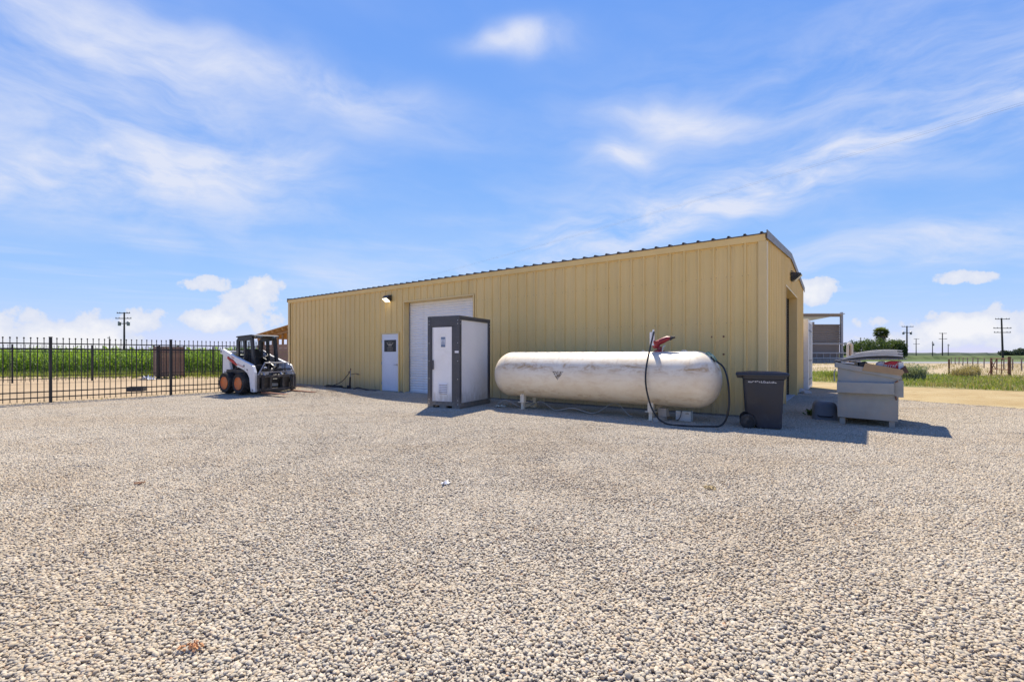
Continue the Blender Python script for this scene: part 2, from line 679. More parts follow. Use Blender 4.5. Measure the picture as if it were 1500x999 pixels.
# one great sheet of earth to the horizon
sheet('ground', [(-3500, -400), (3500, -400), (3500, 4500), (-3500, 4500)], -0.05, 'dirt', 'bare sandy earth reaching out to the horizon')

# gravel lot: fines below, stones above
def build_lot():
    m = MB()
    idx = {}
    st = 0.5
    for i in range(-70, 56):
        for j in range(-10, 52):
            x, y = i * st, j * st
            if not in_lot(x + st / 2, y + st / 2, 0.1):
                continue
            q = []
            for a, b in ((i, j), (i + 1, j), (i + 1, j + 1), (i, j + 1)):
                if (a, b) not in idx:
                    idx[(a, b)] = len(m.v)
                    m.v.append((a * st, b * st, lot_height(a * st, b * st)))
                q.append(idx[(a, b)])
            m.f.append(tuple(q))
    o = m.build('gravel_lot', 'lot_fines', smooth=True)
    tag(o, 'pale grey stone fines under the gravel of the yard', kind='structure')


build_lot()


def build_gravel():
    # three round heaps of loose stones, strewn again and again over the lot
    bm = bmesh.new()
    bmesh.ops.create_icosphere(bm, subdivisions=2, radius=1.0)
    iv = np.array([v.co[:] for v in bm.verts])
    fi = np.array([[v.index for v in f.verts] for f in bm.faces])
    bm.free()
    bm = bmesh.new()
    bmesh.ops.create_icosphere(bm, subdivisions=1, radius=1.0)
    iv1 = np.array([v.co[:] for v in bm.verts])
    fi1 = np.array([[v.index for v in f.verts] for f in bm.faces])
    bm.free()
    # six stone shapes
    shapes = []
    for s in range(8):
        v = iv.copy() if True else iv1
        for _ in range(5):
            d = nrg.normal(size=3)
            d /= np.linalg.norm(d)
            h = nrg.uniform(0.55, 0.9)
            t = v @ d
            over = np.clip(t - h, 0, None)
            v = v - np.outer(over * 0.85, d)
        v = v * (1 + 0.08 * np.sin(iv @ nrg.normal(size=3) * 3 + s)[:, None])
        v = v * np.array([1.0, nrg.uniform(0.66, 0.95), nrg.uniform(0.48, 0.78)])
        shapes.append(v)
    nv, nf = len(iv), len(fi)
    pal = np.array([(0.52, 0.475, 0.415), (0.47, 0.42, 0.355), (0.56, 0.525, 0.475), (0.41, 0.385, 0.355), (0.42, 0.395, 0.36),
                    (0.46, 0.39, 0.31), (0.34, 0.315, 0.28), (0.50, 0.47, 0.44), (0.40, 0.39, 0.37), (0.43, 0.35, 0.29)])
    pw = np.array([18, 16, 13, 11, 8, 9, 6, 12, 4, 3], float)
    pw /= pw.sum()
    V, F, Cc, T = [], [], [], []
    off = 0
    for tid in range(3):
        N = 2100
        rr = 0.56 * np.sqrt(nrg.uniform(0, 1, N))
        keep = nrg.uniform(0, 1, N) < np.clip((0.60 - rr) / 0.20, 0.25, 1)
        rr = rr[keep]
        N = len(rr)
        th = nrg.uniform(0, 2 * np.pi, N)
        size = nrg.lognormal(math.log(0.0096), 0.24, N).clip(0.0045, 0.019)
        for i in range(N):
            sh = shapes[nrg.integers(8)] * size[i]
            e = Euler((nrg.normal(0, 0.35), nrg.normal(0, 0.35), nrg.uniform(0, 6.28))).to_matrix()
            v = sh @ np.array(e).T
            v = v + np.array([rr[i] * math.cos(th[i]), rr[i] * math.sin(th[i]), size[i] * 0.25 + nrg.uniform(0, 0.0045)])
            V.append(v)
            F.append(fi + off)
            off += nv
            c = pal[nrg.choice(len(pal), p=pw)] * nrg.uniform(0.88, 1.09) * np.array((0.93, 0.872, 0.748))
            if nrg.uniform() < 0.0012:
                c = np.array((0.42, 0.25, 0.14))
            Cc.append(np.tile(np.append(c, 1.0), (nv, 1)))
            T.append(np.full(nv, tid))
    V = np.vstack(V)
    F = np.vstack(F)
    Cc = np.vstack(Cc)
    T = np.concatenate(T)
    # where each heap lies
    P, ROT, PICK = [], [], []
    sp = 0.52
    y = -4.0
    row = 0
    while y < 24.5:
        x = -34.0
        while x < 26:
            xx = x + (row % 2) * sp / 2 + rng.uniform(-0.13, 0.13)
            yy = y + rng.uniform(-0.13, 0.13)
            # what no step to the side could bring into view is left bare
            near_view = abs(xx) < 1.25 * max(yy, 0) + 3.5
            if in_lot(xx, yy) and near_view:
                e = 0.1
                gx = (lot_height(xx + e, yy) - lot_height(xx - e, yy)) / (2 * e)
                gy = (lot_height(xx, yy + e) - lot_height(xx, yy - e)) / (2 * e)
                nrm = Vector((-gx, -gy, 1)).normalized()
                q = Vector((0, 0, 1)).rotation_difference(nrm) @ Euler((0, 0, rng.uniform(0, 6.283))).to_quaternion()
                P.append((xx, yy, lot_height(xx, yy) + 0.002))
                ROT.append(tuple(q.to_euler()))
                PICK.append(rng.randrange(3))
            x += sp
        y += sp * 0.87
        row += 1
    n0 = len(V)
    verts = np.vstack([V, np.array(P)])
    me = bpy.data.meshes.new('gravel')
    me.vertices.add(len(verts))
    me.vertices.foreach_set('co', verts.astype(np.float32).ravel())
    me.loops.add(F.size)
    me.loops.foreach_set('vertex_index', F.astype(np.int32).ravel())
    me.polygons.add(len(F))
    me.polygons.foreach_set('loop_start', np.arange(0, F.size, 3, dtype=np.int32))
    me.polygons.foreach_set('use_smooth', np.ones(len(F), dtype=bool))
    me.update(calc_edges=True)

    def attr(nm, typ, data, key):
        a = me.attributes.new(nm, typ, 'POINT')
        a.data.foreach_set(key, np.asarray(data, dtype=np.float32 if typ != 'INT' else np.int32).ravel())
    npnt = len(P)
    attr('stone', 'FLOAT_COLOR', np.vstack([Cc, np.ones((npnt, 4))]), 'color')
    attr('tid', 'INT', np.concatenate([T, np.full(npnt, -1)]), 'value')
    attr('pick', 'INT', np.concatenate([np.zeros(n0), np.array(PICK)]), 'value')
    attr('rot', 'FLOAT_VECTOR', np.vstack([np.zeros((n0, 3)), np.array(ROT)]), 'vector')
    # stone material
    m, k, b = principled('stone')
    at = k.n('ShaderNodeAttribute', attribute_name='stone')
    g = k.n('ShaderNodeNewGeometry')
    big = k.noise(k.mapping(g.outputs['Position'], scale=(0.5, 1.0, 1.0), rot=(0, 0, R(28))), 0.55, 6, 0.62, 0.8)
    mid = k.noise(g.outputs['Position'], 1.7, 5, 0.65, 0.3)
    fine = k.noise(g.outputs['Position'], 190, 4, 0.7)
    c = k.mix(k.smooth(big, 0.42, 0.66, 0, 0.45), at.outputs['Color'], k.mix(1.0, at.outputs['Color'], (0.84, 0.76, 0.66), 'MULTIPLY'))
    c = k.mix(k.smooth(mid, 0.52, 0.75, 0, 0.35), c, k.mix(1.0, at.outputs['Color'], (0.86, 0.76, 0.63), 'MULTIPLY'))
    sc = k.n('ShaderNodeVectorMath', operation='SCALE')
    k.put(sc.inputs[0], c)
    k.put(sc.inputs['Scale'], k.lin(fine, 0.25, 0.75, 0.82, 1.16))
    k.put(b.inputs['Base Color'], sc.outputs[0])
    b.inputs['Roughness'].default_value = 0.82
    b.inputs['Specular IOR Level'].default_value = 0.3
    bn = k.n('ShaderNodeBump')
    bn.inputs['Strength'].default_value = 0.25
    bn.inputs['Distance'].default_value = 0.002
    k.put(bn.inputs['Height'], fine)
    k.put(b.inputs['Normal'], bn.outputs[0])
    me.materials.append(m)
    o = bpy.data.objects.new('gravel', me)
    COL.objects.link(o)
    tag(o, 'loose pale grey and beige gravel stones covering the whole yard', 'gravel', kind='stuff')
    # strew
    ng = bpy.data.node_groups.new('strew', 'GeometryNodeTree')
    ng.interface.new_socket('Geometry', in_out='INPUT', socket_type='NodeSocketGeometry')
    ng.interface.new_socket('Geometry', in_out='OUTPUT', socket_type='NodeSocketGeometry')
    N = ng.nodes.new
    L = ng.links.new
    gi, go = N('NodeGroupInput'), N('NodeGroupOutput')

    def named(nm, typ):
        a = N('GeometryNodeInputNamedAttribute')
        a.data_type = typ
        a.inputs['Name'].default_value = nm
        return a.outputs['Attribute']
    tid = named('tid', 'INT')

    def where(v):
        cmp = N('FunctionNodeCompare')
        cmp.data_type = 'INT'
        cmp.operation = 'EQUAL'
        ia = [s for s in cmp.inputs if s.type == 'INT']
        L(tid, ia[0])
        ia[1].default_value = v
        sp_ = N('GeometryNodeSeparateGeometry')
        sp_.domain = 'POINT'
        L(gi.outputs[0], sp_.inputs['Geometry'])
        L(cmp.outputs[0], sp_.inputs['Selection'])
        return sp_.outputs['Selection']
    jn = N('GeometryNodeJoinGeometry')
    for q in range(3):
        g2i = N('GeometryNodeGeometryToInstance')
        L(where(q), g2i.inputs[0])
        L(g2i.outputs[0], jn.inputs[0])
    iop = N('GeometryNodeInstanceOnPoints')
    L(where(-1), iop.inputs['Points'])
    L(jn.outputs[0], iop.inputs['Instance'])
    iop.inputs['Pick Instance'].default_value = True
    L(named('pick', 'INT'), iop.inputs['Instance Index'])
    L(named('rot', 'FLOAT_VECTOR'), iop.inputs['Rotation'])
    L(iop.outputs[0], go.inputs[0])
    md = o.modifiers.new('strew', 'NODES')
    md.node_group = ng
    return o


build_gravel()

# dirt track beyond the gravel, grass verge, dry pasture, asphalt highway, far fields (right of the shed)
tr_near = [(right_edge(y) - 0.9, y) for y in (-5, 0, 4, 9, 11.1, 12.86, 16.7, 30)]
track = tr_near + [(11.0, 60), (13.6, 60), (14.0, 32), (15.8, 23.4), (17.1, 20.0), (19.5, 17.3), (27, 10), (44, -5)]
sheet('dirt_track', track, -0.040, 'road_dirt', 'sandy dirt track running past the gravel yard')
verge = [(12.6, 60), (14.0, 32), (15.8, 23.4), (17.1, 20.0), (19.5, 17.3), (27, 10), (44, -5), (60, 5), (33, 28), (28.5, 33.5), (24, 37), (18, 60)]
sheet('grass_verge', verge, -0.036, 'grass_soil', 'soil under the green verge beside the dirt track')
sheet('pasture', [(12, 61), (24, 37), (28.5, 33.5), (33, 28), (60, 5), (220, -40), (230, 52), (66, 75), (30, 105), (4, 130)], -0.032, 'pasture', 'dry sandy paddock behind the grass verge')
sheet('asphalt_highway', [(4, 130), (30, 105), (66, 76), (230, 53), (236, 66), (72, 97), (34, 131), (6, 158)], -0.026, 'asphalt', 'grey asphalt highway beyond the dry paddock')
sheet('crop_field', [(6, 158), (34, 131), (72, 97), (236, 66), (2500, -200), (2500, 3300), (-100, 3300)], -0.02, 'field_green', 'flat green crop fields reaching to the horizon')
sheet('corn_field', [(-9, 33), (-24, 32.2), (-80, 29), (-300, -60), (-2500, -300), (-2500, 3300), (-120, 3300)], -0.018, 'field_green', 'green soil under the corn beyond the second fence')

# ================================================================== the metal shed
def shed_wall_mat():
    m, k, b = principled('tan_sheet_metal')
    tc = k.n('ShaderNodeTexCoord')
    v = tc.outputs['Object']
    n1 = k.noise(v, 0.7, 5, 0.6)
    st = k.noise(k.mapping(v, scale=(9, 9, 0.45)), 1.0, 6, 0.65)
    fine = k.noise(v, 45, 4, 0.6)
    sep = k.n('ShaderNodeSeparateXYZ')
    k.put(sep.inputs[0], v)
    c = k.mix(k.smooth(n1, 0.35, 0.65), (0.75, 0.54, 0.20), (0.78, 0.565, 0.225))
    c = k.mix(k.smooth(st, 0.48, 0.78, 0, 0.55), c, (0.60, 0.45, 0.205))
    # splashed dust near the ground, with a ragged edge
    edge = k.math('ADD', sep.outputs[2], k.math('MULTIPLY', st, -0.5))
    c = k.mix(k.smooth(edge, 0.30, -0.15, 0, 0.65), c, (0.48, 0.38, 0.22))
    oi = k.n('ShaderNodeObjectInfo')
    sc = k.n('ShaderNodeVectorMath', operation='SCALE')
    k.put(sc.inputs[0], c)
    k.put(sc.inputs['Scale'], k.lin(oi.outputs['Random'], 0, 1, 0.965, 1.035))
    k.put(b.inputs['Base Color'], sc.outputs[0])
    k.put(b.inputs['Roughness'], k.lin(fine, 0.3, 0.7, 0.42, 0.58))
    bn = k.n('ShaderNodeBump')
    bn.inputs['Strength'].default_value = 0.28
    bn.inputs['Distance'].default_value = 0.02
    k.put(bn.inputs['Height'], k.noise(k.mapping(v, scale=(1, 1, 0.35)), 3.0, 3, 0.5))
    k.put(b.inputs['Normal'], bn.outputs[0])
    return m


MT['tan_sheet'] = shed_wall_mat()
MT['tan_trim'] = mat('tan_trim', (0.75, 0.555, 0.24), 0.45, var=0.06, vscale=2)
MT['roof_sheet'] = mat('roof_sheet', (0.10, 0.085, 0.075), 0.5, var=0.12, vscale=2)
MT['rake_trim'] = mat('rake_trim', (0.20, 0.155, 0.11), 0.45, var=0.1)
MT['slat_white'] = mat('slat_white', (0.82, 0.81, 0.79), 0.45, var=0.05, vscale=2, col2=(0.72, 0.70, 0.66), c2scale=2.2, c2lo=0.55, c2hi=0.8)

PITCH = SHED_L / 61.0


def rib_profile(x0, x1, rib_h=0.032, minor=True):
    """outward depth of ribbed sheet sampled over x0..x1 (x runs along the wall)"""
    pts = []
    k0 = math.floor(x0 / PITCH) - 1
    k1 = math.ceil(x1 / PITCH) + 1
    for k in range(k0, k1):
        c = k * PITCH - 0.05
        pts += [(c - 0.034, 0.0), (c - 0.018, rib_h), (c + 0.018, rib_h), (c + 0.034, 0.0)]
        if minor:
            for q in (0.36, 0.66):
                d = c + PITCH * q
                pts += [(d - 0.012, 0.0), (d - 0.006, 0.004), (d + 0.006, 0.004), (d + 0.012, 0.0)]
    pts.sort()

    def at(x):
        for (a, fa), (b, fb) in zip(pts, pts[1:]):
            if a <= x <= b:
                return fa + (fb - fa) * (x - a) / max(1e-9, b - a)
        return 0.0
    return [(x0, at(x0))] + [(x, f) for x, f in pts if x0 < x < x1] + [(x1, at(x1))]


def ribbed(m, prof, fn):
    """fn(x, depth, k) -> lower (k=0) and upper (k=1) point"""
    o = len(m.v)
    for x, f in prof:
        m.v.append(tuple(fn(x, f, 0)))
        m.v.append(tuple(fn(x, f, 1)))
    for i in range(len(prof) - 1):
        a = o + 2 * i
        m.f.append((a, a + 2, a + 3, a + 1))
    return m


shed = thing('metal_shed', 'long tan ribbed metal shed with low gable roof beside the gravel yard', 'shed', C0, SHED_RZ)
# shed frame: x = -s along the long wall (corner at 0), y into the shed, z up
OP = (wall_s(694), wall_s(593), 3.22)              # roller door opening
MD = (11.60, 12.64, 2.17)                          # small door opening with its frame
SLAB = 0.03


def long_wall_panels():
    edges = [3 * PITCH * i for i in range(21)] + [SHED_L]
    cuts = sorted(set(edges + [OP[0], OP[1], MD[0], MD[1]]))
    for a, b in zip(cuts, cuts[1:]):
        if b - a < 0.005:
            continue
        mid = (a + b) / 2
        z0 = 0.05
        if OP[0] < mid < OP[1]:
            z0 = OP[2]
        if MD[0] < mid < MD[1]:
            z0 = MD[2]
        m = MB()
        lap = 0.0
        prof = rib_profile(-b, -a)
        ribbed(m, prof, lambda x, f, k: (x, -f, z0 if k == 0 else EAVE - 0.10))
        m.build('wall_panel', 'tan_sheet', shed)


long_wall_panels()

GD = (3.62, 7.02, 3.23)                            # opening in the gable wall


def roof_z(w):
    return EAVE + (RIDGE - EAVE) * (1 - abs(w - SHED_D / 2) / (SHED_D / 2))


def gable_panels():
    gp = 0.915
    cuts = sorted(set([min(SHED_D, gp * i) for i in range(12)] + [GD[0], GD[1]]))
    for side in (0, 1):
        x = 0.0 if side == 0 else -SHED_L
        sg = 1 if side == 0 else -1
        for a, b in zip(cuts, cuts[1:]):
            if b - a < 0.005:
                continue
            mid = (a + b) / 2
            z0 = 0.05
            if side == 0 and GD[0] < mid < GD[1]:
                z0 = GD[2]
            m = MB()
            prof = rib_profile(a, b)
            ribbed(m, prof, lambda y, f, k: (x + sg * f, y, z0 if k == 0 else roof_z(y) - 0.06))
            m.build('wall_panel', 'tan_sheet', shed)
    # back wall
    m = MB()
    ribbed(m, rib_profile(-SHED_L, 0), lambda x, f, k: (x, SHED_D + f, 0.05 if k == 0 else EAVE - 0.1))
    m.build('back_wall', 'tan_sheet', shed)


gable_panels()


def roof_panels():
    edges = [3 * PITCH * i for i in range(21)] + [SHED_L]
    for (y0, y1) in ((-0.09, SHED_D / 2), (SHED_D + 0.09, SHED_D / 2)):
        for a, b in zip(edges, edges[1:]):
            ea = 0.04 if a == 0 else 0
            eb = 0.04 if b == SHED_L else 0
            m = MB()
            prof = rib_profile(-b - eb, -a + ea, 0.036, False)
            ribbed(m, prof, lambda x, f, k: (x, y0 if k == 0 else y1, (EAVE - 0.012 if k == 0 else RIDGE) + f))
            # thickness of the sheet, so that the ends show as an edge
            o = m.build('roof_panel', 'roof_sheet', shed)
            sd = o.modifiers.new('solid', 'SOLIDIFY')
            sd.thickness = 0.014
            sd.offset = -1
    m = MB()
    m.prism([(SHED_D / 2 - 0.16, RIDGE + 0.03), (SHED_D / 2, RIDGE + 0.055), (SHED_D / 2 + 0.16, RIDGE + 0.03), (SHED_D / 2, RIDGE + 0.04)], -SHED_L - 0.03, 0.03, 'X')
    m.build('ridge_cap', 'roof_sheet', shed)


roof_panels()
# eave trim: a shallow box moulding under the roof edge
m = MB()
m.prism([(-0.001, EAVE - 0.17), (-0.046, EAVE - 0.17), (-0.050, EAVE - 0.155), (-0.075, EAVE - 0.035), (-0.075, EAVE - 0.02), (-0.001, EAVE - 0.02)], -SHED_L - 0.03, 0.02, 'X')
m.build('eave_trim', 'tan_trim', shed)
m = MB()
m.box(-SHED_L - 0.045, 0.046, -0.088, -0.078, EAVE - 0.036, EAVE - 0.014)
m.build('drip_edge', 'roof_sheet', shed)
# rakes on the near gable
for (a, b, za, zb) in ((-0.085, SHED_D / 2, EAVE, RIDGE), (SHED_D / 2, SHED_D + 0.085, RIDGE, EAVE)):
    for x0, x1 in ((0.042, 0.060), (-SHED_L - 0.060, -SHED_L - 0.042)):
        m = MB()
        m.prism([(a, za - 0.13), (b, zb - 0.13), (b, zb + 0.045), (a, za + 0.045)], x0, x1, 'X')
        m.build('rake_trim', 'rake_trim', shed)
# corner trims
for x, sgn in ((0, 1), (-SHED_L, -1)):
    m = MB()
    m.prism([(x + sgn * 0.044, -0.044), (x + sgn * 0.044, 0.115), (x + sgn * 0.040, 0.115), (x + sgn * 0.040, -0.040), (x - sgn * 0.115, -0.040), (x - sgn * 0.115, -0.044)], 0.04, EAVE - 0.172, 'Z')
    m.build('corner_trim', 'tan_trim', shed)
# slab and dark base angle
m = MB()
m.box(-SHED_L + 0.02, -0.02, 0.0, SHED_D - 0.02, -0.2, SLAB)
m.build('slab', 'concrete', shed)
for q in [(-b, -a, -0.012, -0.001, 0.0, 0.055) for a, b in ((0.02, OP[0] - 0.05), (OP[1] + 0.05, MD[0] - 0.02), (MD[1] + 0.02, SHED_L))] + [(0.001, 0.012, 0.02, GD[0] - 0.05, 0.0, 0.055), (0.001, 0.012, GD[1] + 0.05, SHED_D - 0.02, 0.0, 0.055)]:
    m = MB()
    m.box(*q)
    m.build('base_angle', 'frame_grey', shed)

# --- roller door in the long wall
rd = MB()
DEP = 0.27
rd.box(-OP[1] - 0.045, -OP[1], -0.046, DEP, 0.0, OP[2] + 0.045)
rd.box(-OP[0], -OP[0] + 0.045, -0.046, DEP, 0.0, OP[2] + 0.045)
rd.box(-OP[1], -OP[0], -0.046, DEP, OP[2], OP[2] + 0.045)
rdo = rd.build('roller_door', 'tan_trim', shed, bevel=0.004)
tag(rdo, 'tan framed opening with white roller door')


def slat_mesh(length, h):
    m = MB()
    n = 8
    prof = [(-0.024 * math.sin(math.pi * i / n), h * i / n) for i in range(n + 1)]
    o = len(m.v)
    for yy, zz in prof:
        m.v.append((0, yy, zz))
        m.v.append((length, yy, zz))
    for i in range(n):
        a = 2 * i
        m.f.append((a, a + 1, a + 3, a + 2))
    return m


SLH = 0.088
s0 = None
nsl = int((OP[2] - 0.05) / SLH)
for i in range(nsl + 1):
    loc = (-OP[1] + 0.004, DEP - 0.03, 0.05 + i * SLH)
    if s0 is None:
        s0 = slat_mesh(OP[1] - OP[0] - 0.008, SLH).build('slat', 'slat_white', rdo, smooth=True)
        s0.location = loc
    else:
        clone(s0, loc)
m = MB()
m.box(-OP[1] + 0.004, -OP[0] - 0.004, DEP - 0.06, DEP - 0.02, 0.005, 0.05)
m.build('bottom_bar', 'slat_white', rdo, bevel=0.004)
for a, b in ((-OP[1] + 0.002, -OP[1] + 0.03), (-OP[0] - 0.03, -OP[0] - 0.002)):
    m = MB()
    m.box(a, b, DEP - 0.075, DEP - 0.005, 0.0, OP[2])
    m.build('guide_rail', 'grey_steel', rdo)

# --- small white door
dm = MB()
a0, a1 = MD[0], MD[1]
for x0, x1, z0, z1 in ((-a1, -a1 + 0.045, 0, MD[2]), (-a0 - 0.045, -a0, 0, MD[2]), (-a1 + 0.045, -a0 - 0.045, MD[2] - 0.045, MD[2])):
    dm.box(x0, x1, -0.050, 0.10, z0, z1)
door_frame = dm.build('service_door', 'tan_trim', shed, bevel=0.003)
m = MB()
m.box(-a1 + 0.05, -a0 - 0.05, -0.020, 0.024, 0.035, MD[2] - 0.05)
leaf = m.build('door_leaf', mat('door_white', (0.74, 0.76, 0.80), 0.4, var=0.04, vscale=2), door_frame, bevel=0.003)
m = MB()
cx0, cx1 = -a1 + 0.05, -a0 - 0.05
wdt = cx1 - cx0
pz0, pz1 = 1.47, 1.90
px0, px1 = cx0 + wdt * 0.15, cx0 + wdt * 0.86
m.box(px0, px1, -0.0265, -0.021, pz0, pz1)
m.build('poster', 'print_dark', door_frame)
# winged shield and two lines of letters on the poster
m = MB()
pcx = (px0 + px1) / 2
yy = -0.0285
for sgn in (-1, 1):
    for i in range(4):
        a = pcx + sgn * 0.035
        b = pcx + sgn * (0.20 - i * 0.035)
        z = pz1 - 0.13 - i * 0.032
        m._add([(a, yy, z - 0.035), (b, yy, z + 0.045 - i * 0.006), (b - sgn * 0.02, yy, z + 0.016 - i * 0.006), (a, yy, z - 0.055)], [(0, 1, 2, 3)])
m._add([(pcx - 0.03, yy, pz1 - 0.12), (pcx + 0.03, yy, pz1 - 0.12), (pcx + 0.03, yy, pz1 - 0.19), (pcx, yy, pz1 - 0.235), (pcx - 0.03, yy, pz1 - 0.19)], [(0, 1, 2, 3, 4)])
for zl, hh, nn, ww in ((pz0 + 0.135, 0.045, 7, 0.36), (pz0 + 0.06, 0.05, 6, 0.30), (pz1 - 0.075, 0.022, 9, 0.26)):
    for i in range(nn):
        c = pcx - ww / 2 + ww * (i + 0.5) / nn
        q = ww / nn * 0.33
        m._add([(c - q, yy, zl - hh / 2), (c - q * 0.4, yy, zl - hh / 2), (c - q * 0.4, yy, zl + hh / 2), (c - q, yy, zl + hh / 2)], [(0, 1, 2, 3)])
        m._add([(c - q * 0.3, yy, zl + hh / 2 - 0.01), (c + q, yy, zl + hh / 2 - 0.01), (c + q, yy, zl + hh / 2), (c - q * 0.3, yy, zl + hh / 2)], [(0, 1, 2, 3)])
        if i % 2:
            m._add([(c + q * 0.5, yy, zl - hh / 2), (c + q, yy, zl - hh / 2), (c + q, yy, zl + hh / 2 - 0.012), (c + q * 0.5, yy, zl + hh / 2 - 0.012)], [(0, 1, 2, 3)])
m.build('emblem', 'print_tan', door_frame)['kind'] = 'stuff'
m = MB()
hx = cx1 - 0.075
m.lathe([(0.0, 0), (0.034, 0), (0.034, 0.014), (0.0, 0.014)], 16, Matrix.Translation((hx, -0.021, 1.0)) @ Matrix.Rotation(R(90), 4, 'X'))
m.tube([(hx, -0.035, 1.0), (hx, -0.07, 1.0), (hx - 0.03, -0.075, 1.0), (hx - 0.13, -0.072, 0.998)], 0.011, 8)
m.build('door_handle', 'steel', door_frame, smooth=True)
for z in (0.3, 1.05, 1.85):
    m = MB()
    m.cyl((cx0 - 0.003, -0.03, z - 0.05), (cx0 - 0.003, -0.03, z + 0.05), 0.012, 8)
    m.build('hinge', 'grey_steel', door_frame)

# --- gable opening with its jambs and a dark roller curtain
gm = MB()
gm.box(-DEP, 0.046, GD[0] - 0.045, GD[0], 0.0, GD[2] + 0.045)
gm.box(-DEP, 0.046, GD[1], GD[1] + 0.045, 0.0, GD[2] + 0.045)
gm.box(-DEP, 0.046, GD[0], GD[1], GD[2], GD[2] + 0.045)
gdo = gm.build('gable_door', 'tan_trim', shed, bevel=0.004)
s1 = None
for i in range(nsl + 1):
    loc = (-DEP + 0.03, GD[0] + 0.004, 0.05 + i * SLH)
    if s1 is None:
        s1 = slat_mesh(GD[1] - GD[0] - 0.008, SLH).build('slat', 'black_paint', gdo, smooth=True)
        s1.location = loc
        s1.rotation_euler = (0, 0, R(90))
    else:
        clone(s1, loc)
m = MB()
m.box(-DEP + 0.005, -DEP + 0.075, GD[1] - 0.03, GD[1] - 0.002, 0.0, GD[2])
m.build('guide_rail', 'iron_black', gdo)
for px_, py_ in ((1043, 493.5), (1060, 493), (1060, 519)):
    s, z = wall_s(px_), wall_z(px_, py_)
    m = MB()
    m.lathe([(0, 0), (0.022, 0), (0.018, 0.014), (0, 0.018)], 10, Matrix.Translation((-s, -0.006, z)) @ Matrix.Rotation(R(90), 4, 'X'))
    m.build('pipe_plug', 'rust', shed)

# rows of screws that hold the sheets to the girts
m = MB()
for z in (0.12, 1.05, 2.05, 3.05, EAVE - 0.22):
    for k_ in range(1, 61):
        for dx in (-0.055, 0.055):
            x = -k_ * PITCH - 0.05 + dx
            if (OP[0] - 0.1 < -x < OP[1] + 0.1 and z < OP[2] + 0.08) or (MD[0] - 0.1 < -x < MD[1] + 0.1 and z < MD[2] + 0.08):
                continue
            m.box(x - 0.0065, x + 0.0065, -0.008, -0.0008, z - 0.0065, z + 0.0065)
    for k_ in range(1, 31):
        y = k_ * PITCH + 0.01
        if GD[0] - 0.1 < y < GD[1] + 0.1 and z < GD[2] + 0.08:
            continue
        m.box(0.0008, 0.008, y - 0.0065, y + 0.0065, z - 0.0065, z + 0.0065)
m.build('screw', mat('screw_head', (0.40, 0.30, 0.15), 0.5), shed)['kind'] = 'stuff'

